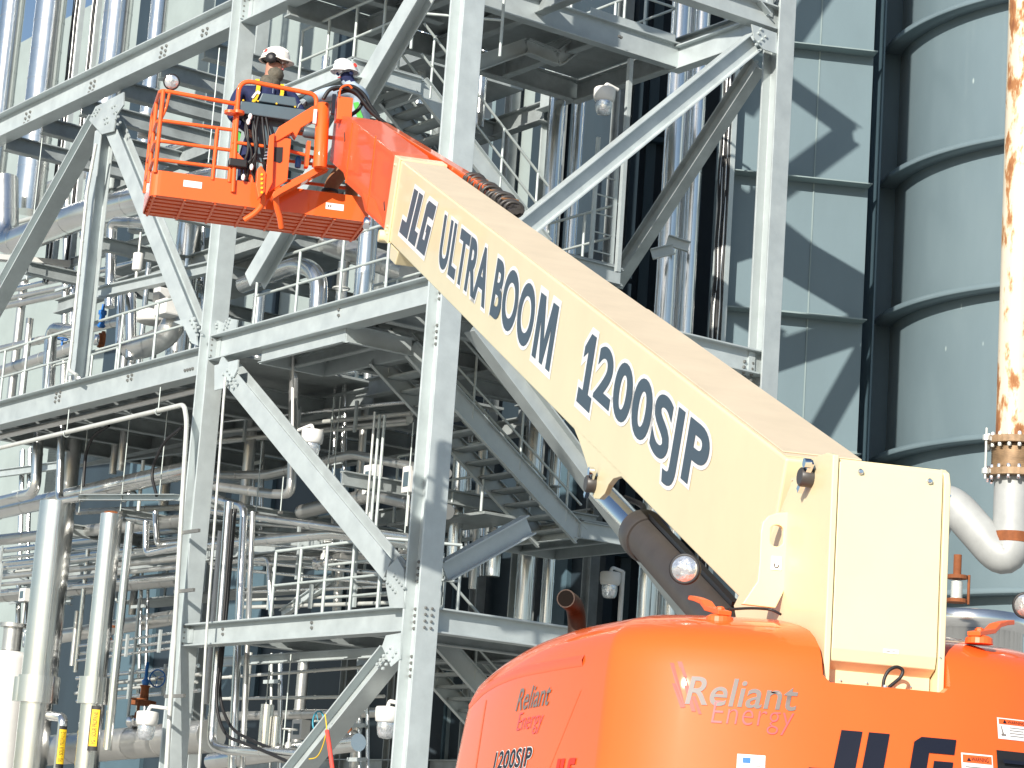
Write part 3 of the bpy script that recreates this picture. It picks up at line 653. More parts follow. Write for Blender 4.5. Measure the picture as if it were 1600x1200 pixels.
hanger('rod hanger with a ring under the left beam, nearer the column', 251, 605, 637, -.35, .055)
for lab, x, y0, y1, v in (('long rod ending at the left end of the strut channel', 140, 640, 800, 1.0), ('pair of long rods, the one ending mid strut channel', 204, 640, 798, .8), ('rod behind the black hose by the left column', 262, 640, 775, .9),
        ('thin rod under the top left beam beside the braces', 67, 208, 430, .2), ('turnbuckle rod hanging left of the worker', 343, 75, 250, -.3), ('thin rod in the dark below the bottom beam', 455, 1020, 1190, 1.),
        ('thin rod left of the blue handwheel', 422, 1030, 1110, 1.2), ('first of two close rods above the bent dark pipe', 522, 620, 750, 2.), ('second of two close rods above the bent dark pipe', 532, 620, 750, 2.),
        ('rod near the near column above the pipes', 646, 660, 860, 2.), ('rod left of the white lamp on the conduit', 410, 690, 800, 1.5), ('rod pair member by the elbow pipe', 443, 745, 800, 1.4)):
    hanger(lab, x, y0, y1, v)
def hose(label, pts, r, m=black): return tag(MB().tube(fillet(pts, .5, 8), r, 8).build('hose', m), label, 'hose')
hose('black hose arching beside the left column', [pL(284, 668, .6), pL(256, 690, .6), pL(240, 725, .6), pL(237, 745, .6), pL(245, 775, .6)], .028)
hose('black hose arching under the beam left of the other arch', [pL(170, 665, 1.), pL(146, 680, 1.), pL(134, 705, 1.), pL(130, 760, 1.)], .03)
hose('black hose sweeping down right of the left column', [pL(362, 795, .4), pL(350, 960, .4), pL(336, 1100, .4), pL(350, 1150, .4), pL(400, 1168, .4), pL(450, 1190, .4)], .024)
hose('second black hose beside the sweeping one', [pL(368, 795, .5), pL(354, 960, .5), pL(341, 1090, .5), pL(360, 1140, .5), pL(410, 1165, .5), pL(460, 1180, .5)], .024)
# right of the left column
hp('bright pipe right of the left column, elbowed at foot', [(358, 785), (330, 1165), (352, 1172), (470, 1178)], 15, .5)
hp('second bright pipe right of the left column', [(300, 770), (382, 792), (362, 1210)], 13, .9)
hp('bluish third pipe right of the left column', [(395, 800), (378, 1210)], 9, .8, alum2)
hp('flat grey cable duct between the left column and bright pipes', [(345, 830), (322, 1100)], 12, .7, white, band=0, name='cable_duct', cat='duct', n=4)
# horizontal runs in the dark bay
for lab, pts, wd, v, mm in (
    ('bent dull pipe crossing the dark bay behind the diagonal brace', [(330, 742), (415, 742), (551, 710), (700, 740)], 13, 2.2, alum2),
    ('fat bent pipe meeting the near column behind the rods', [(470, 800), (585, 772), (700, 800)], 22, 2.6, alum2),
    ('silver pipe rising into the dark behind the white lamp', [(300, 755), (425, 772), (455, 772), (460, 560)], 14, 1.8, alum2),
    ('long silver pipe crossing low behind the diagonal brace', [(330, 798), (520, 824), (640, 840)], 11, 1.4, alum),
    ('broken lengths of silver pipe above the bent tube railing', [(330, 852), (520, 834), (640, 850)], 15, 1.6, alum),
    ('pale pipe under the broken lengths', [(380, 870), (640, 868)], 12, 2.8, alum2),
    ('horizontal header behind the round white lamp at the bottom left', [(-60, 1185), (330, 1150)], 44, 2.2, alum2),
    ('pipe crossing behind the two large risers', [(-40, 935), (280, 905)], 20, 2.8, alum2),
    ('dull pipe above the bottom header', [(60, 1000), (300, 960)], 22, 3.2, alum2),
    ('mid height pipe right of the left column', [(330, 690), (640, 655)], 12, 3.4, alum2),
    ('low silver header running to the handwheel', [(330, 1190), (560, 1160)], 26, 1.4, alum),
    ('thin line along the bottom bay', [(330, 1060), (600, 1040)], 5, 1.8, steelp),
    ('second thin line along the bottom bay', [(330, 1092), (600, 1088)], 5, 1.8, steelp)):
    hp(lab, pts, wd, v, mm)
for lab, x, y, wd, y0, y1, v, mm in (
    ('first of three slim conduits hung from the dark beam', 578, 740, 4, 645, 825, 1.6, steelp),
    ('second of three slim conduits hung from the dark beam', 586, 740, 5, 650, 845, 1.7, railm),
    ('third of three slim conduits hung from the dark beam', 594, 740, 5, 650, 845, 1.7, railm),
    ('dim upright pipe in the dark behind the bent pipe', 563, 730, 12, 560, 790, 3.4, alum2),
    ('dim upright pipe beside the diagonal brace top', 392, 680, 18, 560, 790, 3., alum2),
    ('dim upright pipe behind the bottom beam', 470, 1090, 18, 1010, 1210, 4., alum2),
    ('silver stub standing at the bottom by the handwheel', 415, 1140, 21, 1101, 1180, 1.2, alum),
    ('smaller silver stub beside it', 431, 1140, 13, 1120, 1180, 1.3, alum),
    ('thin upright pipe in the dark between the low risers', 120, 970, 9, 955, 1040, 3., alum2),
    ('thin steel rod pipe right of the low risers', 212, 1000, 5, 935, 1120, 2., railm),
    ('sunlit pipe under the stair beside the near column', 716, 770, 23, 705, 900, 3.6, alum),
    ('second sunlit pipe under the stair', 775, 820, 22, 770, 900, 4.2, alum)):
    vp(lab, x, y, v, wd, y0, y1, mm)
# -- left bay, between the beams
hp('large elbowed header behind the left post', [(8, 280), (8, 385), (130, 335), (345, 282)], 42, 1.6, alum, rad=.5)
vp('large silver riser under the basket end', 292, 400, 2.2, 38, 330, 560)
hp('silver pipe elbowed right behind the post', [(171, 480), (175, 346), (240, 350)], 17, .9)
hp('bright pipe behind the left edge railing', [(74, 640), (80, 512), (130, 520)], 20, 1.4)
hp('dull header along the left floor', [(-60, 600), (125, 540)], 17, 2.2, alum2)
t = thing('control_valve', pL(240, 560, 1.), 'bulky grey control valve with white actuators behind the railing', 'valve')
MB().tube(fillet([pL(205, 545, 1.), pL(232, 540, 1.), pL(268, 520, 1.), pL(280, 470, 1.2)], .35), rpx(38, pL(240, 540, 1.)), 18).build('body', alum2, t)
MB().lathe(pL(240, 505, 1.), ZZ, [(.26, 0), (.3, .02), (.3, .16), (.24, .2), (.1, .28)], 24).build('actuator', white, t)
MB().box(pL(262, 482, .8), EU, EV, ZZ, .2, .16, .14).build('positioner', white, t, .03)
MB().box(pL(255, 462, 1.), EU, EV, ZZ, .12, .14, .12).build('junction_box', white, t, .02)
MB().cyl(pL(205, 560, .9), pL(204, 460, .9), .1, 14).build('stem_pipe', alum, t)
MB().cyl(pL(186, 540, 1.), pL(190, 460, 1.), .075, 12).build('bypass_pipe', alum, t)
t = thing('blue_valve', pL(158, 515, .6), 'bright blue valve above a rusty round flange', 'valve')
p = pL(158, 512, .6); MB().lathe(p, ZZ, [(.05, 0), (.08, .03), (.055, .06), (.05, .22), (.075, .24), (.075, .30), (.03, .32), (.025, .42)], 16).build('bonnet', blue, t)
p = pL(158, 532, .6)
MB().lathe(p, -EV + EU * .3, [(.12, -.05), (.17, -.05), (.17, .0), (.13, 0), (.13, .05), (.06, .05)], 24, False).build('flange', copper, t)
MB().lathe(p, -EV + EU * .3, [(.10, .03), (.10, .12), (.02, .13)], 20).build('end_cap', alum, t)
t = thing('spring_hanger', pL(215, 425, .6), 'grey spring can hanging on a rod behind the post', 'hanger')
p = pL(214, 423, .6); MB().lathe(p, ZZ, [(.02, 0), (.085, .005), (.09, .02), (.09, .3), (.075, .31), (.02, .32)], 18).build('can', white, t); MB().cyl(p + ZZ * .3, p + ZZ * .68, .02, 8).build('rod', steelp, t)
MB().cyl(p, p - ZZ * .2, .03, 8).build('lower_rod', steelp, t)
p = pL(-5, 402, 1.); q = pL(108, 412, 2.5)
t = thing('strip_lamp', p, 'long white strip lamp under the left floor', 'lamp'); MB().bar(p, q, .10, .05).build('housing', white, t); MB().bar(p - ZZ * .06, q - ZZ * .06, .07, .012).build('diffuser', whitel, t)
bmz = pL(160, 455, .5)
tag(MB().ibeam(pL(153, 458, .5), pL(330, 418, .5), .2, .14).build('pipe_support_beam', galv), 'short support beam just above the railing by the blue valve', 'beam')
vp('white plastic canister below the basket corner', 225, 196, 1.5, 17, 178, 214, white, band=0, name='canister', cat='canister')
# -- tall risers at the top left
for lab, x, y, wd, v, mm in (('leftmost tall silver riser at the top edge', 15, 60, 36, 2.4, alum), ('broad tall silver riser with a sliver of sky on its left', 72, 80, 48, 2.4, alum),
        ('tall silver riser right of the cable ladders', 180, 60, 45, 2.6, alum), ('narrower tall silver riser nearest the left column', 246, 40, 27, 2.4, alum)):
    p = pL(x, y, v); b0 = pL(x, y + 300, v).z if x > 100 else pL(x, y + 240, v).z
    pipe(lab, [V((p.x, p.y, b0 if x < 200 else 13.0)), V((p.x, p.y, 27))], rpx(wd, p), mm, n=28, band=.62)
def cable_ladder(label, x, y, v, wd, ztop, zbot, n=9, dirv=EU):
    p = pL(x, y, v); t = thing('cable_ladder', V((p.x, p.y, zbot)), label, 'cable ladder'); hw = rpx(wd, p)
    at = lambda a, z, d=0.: V((p.x, p.y, z)) + dirv * a + EV * d
    for s_ in (-1, 1): MB().bar(at(hw * s_, zbot), at(hw * s_, ztop), .02, .05, EV).build('side_rail', galv, t)
    k = 0; z = zbot + .1
    while z < min(ztop, zbot + 22): MB().bar(at(-hw, z), at(hw, z), .02, .014).build('rung', galv, t); z += .26
    for i in range(n):
        a = hw * (-.8 + 1.6 * i / (n - 1)); rnd = random.Random(i)
        MB().tube([at(a + rnd.uniform(-.02, .02), zbot + (ztop - zbot) * j / 24, -.05 - .02 * (i % 2)) for j in range(25)], rnd.uniform(.014, .026), 6).build('cable', black if i % 3 else alum2, t)
    return t
cable_ladder('cable ladder with black cables beside the broad riser', 118, 60, 2.6, 26, 26, pL(110, 430, 2.6).z, 8)
cable_ladder('narrow cable ladder right of the black cables', 146, 60, 2.6, 18, 26, pL(140, 430, 2.6).z, 5)
# -- under and behind the basket
hp('big dark header just under the basket floor', [(330, 330), (470, 365), (640, 425)], 34, 3.2, alum2)
t = pipe('bright riser with rings below the boom head', [vz(570, 430, 1.8, 340), vz(570, 430, 1.8, 520)], rpx(31, pL(570, 430, 1.8)), alum, band=.5, n=24)
hp('shiny pipe elbow on the floor behind the railing', [(380, 445), (470, 412), (500, 430), (494, 520)], 27, 2.4, alum, rad=.35)
vp('short bright pipe at the foot of the railing', 404, 480, 1.6, 19, 462, 520)
vp('pale round cap pipe right of the elbow', 535, 440, 3., 18, 410, 520, alum2)
for i, (lab, x, y, wd, y0, y1, v) in enumerate((('tall pipe showing between the rails above the basket', 668 - 4, 30, 20, -60, 160, 4.0), ('tall bright pipe left of the near column at the top', 680, 30, 18, -60, 70, 4.6), ('white topped pipe behind the two workers', 507, 118, 13, 90, 140, 3.))):
    vp(lab, x, y, v, wd, y0, y1, alum)
# -- behind the right face, in front of the dark casing
def wp(label, x, y, wd, y0, y1, back, m=alum, **k):
    p = pW(x, y, back); z0 = pW(x, y0, back).z; z1 = pW(x, y1, back).z
    return pipe(label, [V((p.x, p.y, z1)), V((p.x, p.y, z0))], rpx(wd, p), m, n=24, **k)
wp('broad silver riser left of the twin clamps', 1046, 350, 32, -80, 1300, -.6)
wp('silver riser right of the twin clamps', 1080, 350, 24, -80, 1300, -.5)
wp('slim pipe between the two clamped risers', 1064, 350, 8, -80, 1300, -.2, alum2)
wp('patchily lit riser under the upper right platform', 866, 230, 26, 130, 1300, -1.2)
wp('second patchily lit riser under the upper right platform', 903, 200, 18, 130, 1300, -.8)
wp('narrow riser beyond the lamp bracket', 760, 30, 16, -80, 200, -1.)
wp('upright pipe above the orange hood', 1008, 930, 20, 890, 1040, -2.)
t = thing('pipe_clamp', pW(1060, 392, -1.), 'pair of channel clamps around the silver risers', 'clamp')
for (x0, y0), (x1, y1), bk in (((1018, 398), (1052, 390), -1.3), ((1042, 376), (1076, 387), -1.0)): MB().channel(pW(x0, y0, bk), pW(x1, y1, bk), .18, .1, .015).build('channel', galv, t)
t = cable_ladder('dark toothed cable ladder right of the silver risers', 1133, 300, 4.2, 20, 20, 6., 9, EX)
# lay it against the casing instead
p_old = V(t.location); p_new = pW(1133, 300, -.35); t.location = V((p_new.x, p_new.y, p_old.z))
tag(MB().box(pW(1118, 470, -.2), EX, EY, ZZ, .07, .05, 1.4).build('mounting_rail', white), 'narrow pale mounting rail beside the toothed cable ladder', 'rail')
# lamps
def flood(label, p, arm, sc_=1.0, post=None):
    t = thing('industrial_lamp', p, label, 'lamp', 'white jar lamps on the frame')
    MB().lathe(p, -ZZ, [(.06, -.03), (.15, -.02), (.165, .0), (.165, .10), (.155, .17), (.13, .19), (.06, .2)], 24).build('hood', white, t)
    MB().lathe(p - ZZ * .19, -ZZ, [(.125, 0), (.13, .06), (.115, .16), (.09, .2), (.03, .215)], 24).build('globe', glassm, t)
    a = p + ZZ * .0; MB().tube(fillet([a + ZZ * .02, a + ZZ * .1 + arm * .1, a + ZZ * .06 + arm], .05), .028, 8).build('arm', white, t)
    MB().bar(p + arm - ZZ * .12, p + arm + ZZ * .22, .05, .05).build('bracket', white, t)
    return t
flood('white jar lamp hung under the upper right platform', pR(945, 140, 1.7), EV * .25)
flood('white jar lamp on a conduit above the diagonal brace', pL(489, 674, .6), EU * .42)
flood('white jar lamp at the foot of the left column', pL(231, 1114, -.6), -EU * .6)
flood('white jar lamp beside the near column at the bottom', pL(606, 1107, .3), -EU * .3)
flood('white jar lamp on a bent post above the orange hood', pR(954, 896, 4.), EV * .25)
p = pR(973, 893, 4.); tag(MB().cyl(p, p - ZZ * 2., .04, 10).build('lamp_post', white), 'white post carrying the jar lamp above the hood', 'post')
hp('red and white conduit feeding the jar lamp', [(458, 550), (457, 680)], 4.5, .5, white, band=0, name='conduit', cat='conduit')
# handwheels
def wheel(label, p, r, m, n=EV, stem=.25):
    t = thing('handwheel', p, label, 'handwheel'); x = n.orthogonal().normalized(); y = n.cross(x)
    MB().tube([p + (x * math.cos(k * .2618) + y * math.sin(k * .2618)) * r for k in range(24)], r * .09, 8, closed=True).build('rim', m, t)
    b = MB()
    for k in range(3): a = k * 2.094 + .4; b.cyl(p, p + (x * math.cos(a) + y * math.sin(a)) * r, r * .06, 6)
    b.build('spoke', m, t); MB().cyl(p - n * .06, p + n * stem, r * .13, 8).build('stem', steelp, t)
wheel('teal handwheel behind the lowest brace', pL(497, 1127, 1.5), .15, teal)
wheel('blue handwheel in the dark at the lower left', pL(246, 1060, 2.6), .15, blue, (EV + EU * .7).normalized())
t = thing('dark_valve', pL(228, 1100, 2.4), 'blue stemmed valve with a rusty base at the lower left', 'valve')
p = pL(228, 1062, 2.4); MB().lathe(p, ZZ, [(.05, -.1), (.07, -.02), (.03, .02), (.03, .3), (.02, .31)], 12).build('stem', blue, t)
MB().lathe(p - ZZ * .45, ZZ, [(.22, 0), (.22, .08), (.08, .1), (.07, .3), (.1, .35)], 16).build('body', copper, t)
t = thing('marker_rope', pL(512, 1150, -.3), 'red and yellow tag rope tied round the lowest brace', 'rope')
MB().tube(fillet([pL(511, 1142, -.25), pL(514, 1160, -.3), pL(520, 1205, -.3)], .1), .03, 8).build('red_tail', redrope, t)
MB().tube(fillet([pL(508, 1116, -.2), pL(511, 1140, -.25), pL(505, 1165, -.22), pL(496, 1184, -.2), pL(483, 1186, -.2)], .1), .008, 6).build('yellow_string', yellow, t)
# -- further runs that fill the bays
for lab, x, y, wd, y0, y1, v, mm in (
    ('tall dull riser half hidden by the leftmost brace', 24, 560, 14, 430, 640, 4.5, alum2),
    ('slim bright pipe between the two large risers', 130, 930, 7, 860, 1050, 2.0, alum),
    ('upright pipe close behind the rusty topped riser', 212, 900, 12, 870, 960, 3.6, alum2),
    ('thin pipe left of the looped trap', 220, 760, 6, 720, 812, 1.6, steelp),
    ('stout pipe in shade behind the black arched hose', 262, 720, 16, 640, 790, 4.2, alum2),
    ('upright pipe rising beside the control valve', 226, 480, 9, 400, 570, 1.8, alum),
    ('second upright pipe beyond the control valve', 252, 430, 10, 380, 560, 3.4, alum2),
    ('pipe stub on the left floor behind both railings', 40, 560, 12, 500, 620, 3.6, alum2),
    ('pale upright pipe behind the diagonal brace foot', 528, 930, 14, 850, 980, 3.4, alum2),
    ('dull upright pipe at the back of the bottom bay', 560, 1120, 16, 1020, 1200, 4.6, alum2),
    ('slim upright pipe at the back of the bottom bay', 386, 1080, 8, 1020, 1200, 3.2, steelp),
    ('upright pipe under the stair landing', 742, 860, 12, 700, 920, 4.6, alum2)):
    vp(lab, x, y, v, wd, y0, y1, mm)
for lab, pts, wd, v, mm in (
    ('level pipe high in the left bay above the strip lamp', [(-60, 330), (330, 215)], 12, 4.6, alum2),
    ('thin level pipe below it', [(-60, 372), (330, 262)], 7, 4.0, steelp),
    ('level pipe passing behind the valve', [(-60, 560), (330, 470)], 12, 3.8, alum2),
    ('elbowed line dropping behind the black hoses', [(330, 880), (420, 872), (424, 960)], 9, 2.4, alum),
    ('pair line under the strut channel', [(120, 800), (300, 792)], 9, 2.4, steelp),
    ('low pipe under the rusty topped riser level', [(-60, 905), (300, 862)], 9, 3.4, steelp),
    ('level pipe in the dark above the bent pipe', [(330, 640), (640, 612)], 9, 4.2, alum2),
    ('level pipe in the dark under the fat bent pipe', [(470, 830), (700, 846)], 9, 4.0, alum2),
    ('cross pipe at the foot of the dark bay', [(330, 1120), (640, 1112)], 14, 3.6, alum2)):
    hp(lab, pts, wd, v, mm)
for lab, a, b, v, d in (('small pale strut under the left floor near the strip lamp', (-40, 455), (240, 372), 2.6, .16), ('slanting pale strut low in the left bay', (-30, 880), (110, 940), 2.4, .14), ('slanting strut behind the strip lamp', (60, 330), (150, 380), 3.0, .14),
        ('light strut crossing behind the arched hoses', (-40, 745), (300, 700), 3.2, .16), ('light strut behind the looped trap', (110, 885), (300, 845), 3.0, .16), ('light cross strut under the bottom beam', (330, 1035), (620, 1018), 1.2, .14), ('raking strut behind the bent tube railing', (440, 960), (520, 905), 2.6, .14), ('light strut above the bent tube railing', (330, 880), (640, 872), 3.6, .14)):
    tag(MB().ibeam(pL(*a, v), pL(*b, v), d, .1, .01, .014).build('support_strut', galv), lab, 'strut')
# -- strapped bundles and small gear
def bundle(label, pts, v, n, sp, wd, mm, vert=False):
    """parallel lines on common clamps: they are strapped together and move as one"""
    t = thing('pipe_bundle', pL(pts[0][0], pts[0][1], v), label, 'pipe bundle'); rnd = random.Random(len(label))
    for i in range(n):
        q = [pL(x, y, v) + (EU * (sp * i) if vert else ZZ * (-sp * i)) + EV * (.06 * (i % 2)) for x, y in pts]
        r = rpx(wd * rnd.uniform(.65, 1.2), q[0]); m = MB(); m.tube(fillet(q, r * 3), r, 10)
        m.build('pipe', mm if i % 3 else alum, t)
    for f in (.22, .5, .78):
        a = pL(pts[0][0], pts[0][1], v).lerp(pL(pts[-1][0], pts[-1][1], v), f)
        if vert: MB().box(a + EU * (sp * (n - 1) / 2) - EV * .09, EU, EV, ZZ, sp * n / 2, .02, .03).build('clamp', galv, t)
        else: MB().box(a - ZZ * (sp * (n - 1) / 2) - EV * .09, EU, EV, ZZ, .03, .02, sp * n / 2).build('clamp', galv, t)
bundle('bundle of four level silver lines low in the left bay', [(-60, 895), (300, 855)], 1.9, 4, .16, 7, alum2)
bundle('bundle of three level lines just under the broad silver header', [(-60, 868), (300, 826)], 3.0, 3, .14, 8, alum)
bundle('bundle of four level lines right of the left column at mid height', [(330, 845), (640, 868)], 2.4, 4, .15, 6, alum)
bundle('bundle of three level lines high in the dark bay', [(330, 600), (640, 575)], 3.8, 3, .16, 9, alum2)
bundle('upright bundle of four thin lines at the foot of the bottom bay', [(575, 1040), (575, 1230)], 2.4, 4, .12, 5, alum, True)
bundle('upright bundle of thin lines between the column and the diagonal', [(440, 1020), (438, 1230)], 2.8, 3, .16, 5, steelp, True)
bundle('upright bundle of five lines behind the control valve', [(318, 330), (318, 560)], 2.8, 5, .13, 6, alum, True)
bundle('upright bundle of lines behind the left post', [(118, 300), (112, 600)], 4.2, 4, .2, 8, alum2, True)
bundle('upright bundle of lines at the left edge under the left beam', [(48, 700), (40, 1010)], 3.4, 4, .18, 7, alum2, True)
bundle('level bundle under the strip lamp', [(-60, 470), (330, 385)], 4.4, 3, .18, 9, alum2)
bundle('upright bundle beyond the stair under the near column side', [(760, 640), (752, 900)], 5.0, 3, .22, 9, alum, True)
bundle('level bundle low behind the looped trap', [(120, 1010), (300, 985)], 2.0, 3, .13, 6, alum)
def tap(label, x, y, v, m, s_=1.):
    p = pL(x, y, v); t = thing('small_valve', p, label, 'valve')
    MB().lathe(p, EU, [(.05 * s_, -.16 * s_), (.09 * s_, -.15 * s_), (.09 * s_, -.12 * s_), (.05 * s_, -.11 * s_), (.07 * s_, 0), (.05 * s_, .11 * s_), (.09 * s_, .12 * s_), (.09 * s_, .15 * s_), (.05 * s_, .16 * s_)], 14).build('body', alum, t)
    MB().lathe(p, ZZ, [(.05 * s_, .04), (.04 * s_, .12 * s_), (.02 * s_, .14 * s_), (.02 * s_, .30 * s_)], 12).build('bonnet', m, t)
    MB().tube([p + ZZ * (.30 * s_) + EU * (.1 * s_ * math.cos(k * .5236)) + EV * (.1 * s_ * math.sin(k * .5236)) for k in range(12)], .012 * s_, 6, closed=True).build('wheel', m, t)
tap('little valve on the lowest lines left of the near column', 545, 1150, 1.8, copper)
tap('little steel valve beside the silver stub', 450, 1175, 1.0, steelp, 1.1)
tap('little valve low on the left bay lines', 170, 1010, 2.2, copper, 1.2)
tap('pale valve under the broad header near the arched hose', 200, 775, 1.6, white, 1.1)
tap('rusty valve behind the jar lamp of the left column', 214, 1128, 2.0, copper, 1.3)
tap('small valve behind the bent tube railing', 505, 880, 2.4, steelp, 1.2)
tap('small blue valve on the left bay floor beyond the railings', 95, 555, 2.6, blue, 1.1)
tap('steel valve beside the shiny pipe elbow', 530, 488, 2.0, steelp, 1.3)
def gauge_box(label, x, y, v, w_=.22, h_=.3):
    t = thing('instrument_box', pL(x, y, v), label, 'instrument box'); p = pL(x, y, v)
    MB().box(p, EU, EV, ZZ, w_ / 2, .08, h_ / 2).build('case', white, t, .01); MB().cyl(p - ZZ * (h_ / 2), p - ZZ * (h_ / 2 + .5), .02, 8).build('stem', steelp, t)
    MB().box(p - EV * .082, EU, EV, ZZ, w_ * .3, .004, h_ * .28).build('window', slate, t)
gauge_box('pale instrument box behind the three slim conduits', 582, 750, 1.9, .3, .45)
gauge_box('pale instrument box left of the near column behind a rod', 641, 750, 2.2, .22, .4)
gauge_box('small instrument box low in the left bay', 40, 930, 1.2, .24, .24)
gauge_box('small instrument box behind the silver stub', 470, 1140, 2.2, .3, .3)
bundle('bright bundle crossing the dark bay just under the high beam', [(330, 660), (640, 628)], 2.6, 3, .17, 7, steelp)
bundle('bright bundle low in the dark bay above the bent tube railing', [(330, 812), (640, 838)], 3.2, 4, .14, 7, alum)
bundle('bundle behind the bent tube railing at knee height', [(380, 925), (620, 915)], 2.6, 3, .13, 6, steelp)
bundle('upright bundle left of the three slim conduits', [(540, 600), (536, 850)], 3.0, 3, .16, 6, alum, True)
bundle('upright bundle right of the left column in the dark bay', [(415, 600), (408, 850)], 3.6, 4, .16, 6, alum, True)
bundle('bright level bundle low beside the rusty topped riser', [(120, 1060), (310, 1040)], 2.8, 4, .14, 6, steelp)
bundle('upright bundle in the low left bay behind the slim conduit', [(232, 900), (226, 1120)], 3.0, 4, .13, 5, alum, True)
zm = 6.9
floor_plate('narrow inspection walkway halfway up the dark bay', 3.3, UL - .4, 3.2, 4.1, zm)
railing('tube railing along the narrow inspection walkway', [B(5.8, 3.2, zm + .02), B(3.4, 3.2, zm + .02)], [3])
floor_plate('narrow inspection walkway low in the left bay', UL + .6, 16, 3.6, 4.4, 6.2)
railing('tube railing along the left inspection walkway', [B(16, 3.6, 6.22), B(UL + .8, 3.6, 6.22)], [9])
# ================================================================== BOOM LIFT
lift = thing('boom_lift', OM + EB * 1.3 + ER * .2, 'orange and cream boom lift raising a two man basket', 'boom lift')
# -- hood outline by turning angle
def outline():
    key = [(0, 0), (.27, 4), (.87, 27), (1.2, 58), (1.235, 82), (3.3, 91), (3.7, 120), (4.1, 165), (4.45, 180)]
    def th(s):
        for (a, x), (b, y) in zip(key, key[1:]):
            if s <= b: return R_(x + (y - x) * (s - a) / (b - a))
        return R_(180)
    pts = [(-.075, .235)]; ss = [0.]; s = 0.; marks = sorted(set([k[0] for k in key] + [i * .05 for i in range(90)]))
    for a, b in zip(marks, marks[1:]):
        m = 8
        bb, r = pts[-1]
        for i in range(m):
            t = th(a + (b - a) * (i + .5) / m); bb += math.sin(t) * (b - a) / m; r -= math.cos(t) * (b - a) / m
        pts.append((bb, r)); ss.append(b)
    return pts, ss
OL, OS = outline()
HB, HR = 1.75, .235                                     # centre the profile closes on
PROF = [(k, z + .07) for k, z in [(-.112, 1.0), (-.072, 1.5), (-.032, 2.0), (-.0064, 2.32), (.0025, 2.42), (.014, 2.49), (.034, 2.545), (.062, 2.585), (.10, 2.62), (.16, 2.652), (.27, 2.69), (.45, 2.725), (.7, 2.745), (.97, 2.75)]]
def hood_k(z):
    for (k0, z0), (k1, z1) in zip(PROF, PROF[1:]):
        if z <= z1: return k0 + (k1 - k0) * (z - z0) / (z1 - z0)
    return .97
def fall(b): return .0 if b < .9 else .27 * ((b - .9) / 2.5) ** 2
def hood_pt(s, z, d=0.):
    a = abs(s); sg = -1 if s < 0 else 1
    for i in range(len(OS) - 1):
        if a <= OS[i + 1] or i == len(OS) - 2:
            f = (a - OS[i]) / (OS[i + 1] - OS[i]); b = OL[i][0] + (OL[i + 1][0] - OL[i][0]) * f; r = OL[i][1] + (OL[i + 1][1] - OL[i][1]) * f; break
    if sg < 0: r = 2 * HR - r
    k = hood_k(z); p = K(b + (HB - b) * k, r + (HR - r) * k, z - fall(b) * min(max((z - 1.9) / .6, 0), 1))
    if d:
        q1 = hood_pt(s + .004, z); q2 = hood_pt(s, z + .004); n = (q1 - p).cross(q2 - p).normalized()
        if n.dot(p - K(HB, HR, 1.8)) < 0: n = -n
        p = p + n * d
    return p
def hood_at(x, y, s=.6, z=2.2):
    for _ in range(25):
        p = pix(hood_pt(s, z)); e = .003
        a = pix(hood_pt(s + e, z)); b = pix(hood_pt(s, z + e))
        j = [(a[0] - p[0]) / e, (b[0] - p[0]) / e, (a[1] - p[1]) / e, (b[1] - p[1]) / e]; D_ = j[0] * j[3] - j[1] * j[2]
        dx, dy = x - p[0], y - p[1]
        if abs(D_) < 1e-6: break
        s += max(-.2, min(.2, (dx * j[3] - dy * j[1]) / D_)); z += max(-.1, min(.1, (dy * j[0] - dx * j[2]) / D_))
    return s, z
def hood_mesh():
    m = MB(); n = len(OS); cols_ = [-x for x in OS[::-1][:-1]] + OS
    vs = [hood_pt(s, z) for _, z in PROF for s in cols_]; c = len(cols_)
    fs = [(i * c + j, i * c + j + 1, (i + 1) * c + j + 1, (i + 1) * c + j) for i in range(len(PROF) - 1) for j in range(c - 1)]
    m.add(vs, fs, True); top = len(PROF) - 1
    m.f.append([top * c + j for j in range(c)]); m.sm.append(True); m.mi.append(0)
    m.f.append([j for j in range(c)][::-1]); m.sm.append(False); m.mi.append(0)
    for i in range(len(PROF) - 1): m.f.append([i * c, (i + 1) * c, (i + 1) * c + c - 1, i * c + c - 1]); m.sm.append(False); m.mi.append(0)
    return m
hood = hood_mesh().build('hood', orange, lift)
# notch in which the boom foot stands
cut = MB(); nl, nr, nz = -.052, .512, 2.465
prof = [(nl, nz + .03), (nl + .03, nz), (nr - .03, nz), (nr, nz + .03)]
R1 = .10
prof += [(nr, 2.67), (nr + .02, 2.74), (nr + .06, 2.79), (nr + .12, 2.90), (nl - .12, 2.90), (nl - .06, 2.80), (nl - .02, 2.76), (nl, 2.70)]
cut.prism([K(-1., r, z) for r, z in prof], EB * 2.6)
co_ = cut.build('cutter', orange)
md = hood.modifiers.new('notch', 'BOOLEAN'); md.object = co_; md.operation = 'DIFFERENCE'; md.solver = 'EXACT'
dg = bpy.context.evaluated_depsgraph_get(); me = bpy.data.meshes.new_from_object(hood.evaluated_get(dg))
hood.modifiers.clear(); hood.data = me; bpy.data.objects.remove(co_)
for p in me.polygons: p.use_smooth = True
me.set_sharp_from_angle(angle=R_(38))
md = hood.modifiers.new('bevel', 'BEVEL'); md.width = .018; md.segments = 3; md.limit_method = 'ANGLE'; md.angle_limit = R_(50)
def on_hood(vs, fs, s0, z0, name, m, d=.003, parent=None, dirs=-1):
    """x runs to the picture's right along the hood, y up"""
    b = MB(); b.add([hood_pt(s0 + dirs * x, z0 + y, d) for x, y in vs], fs, True); return b.build(name, m, parent or hood)
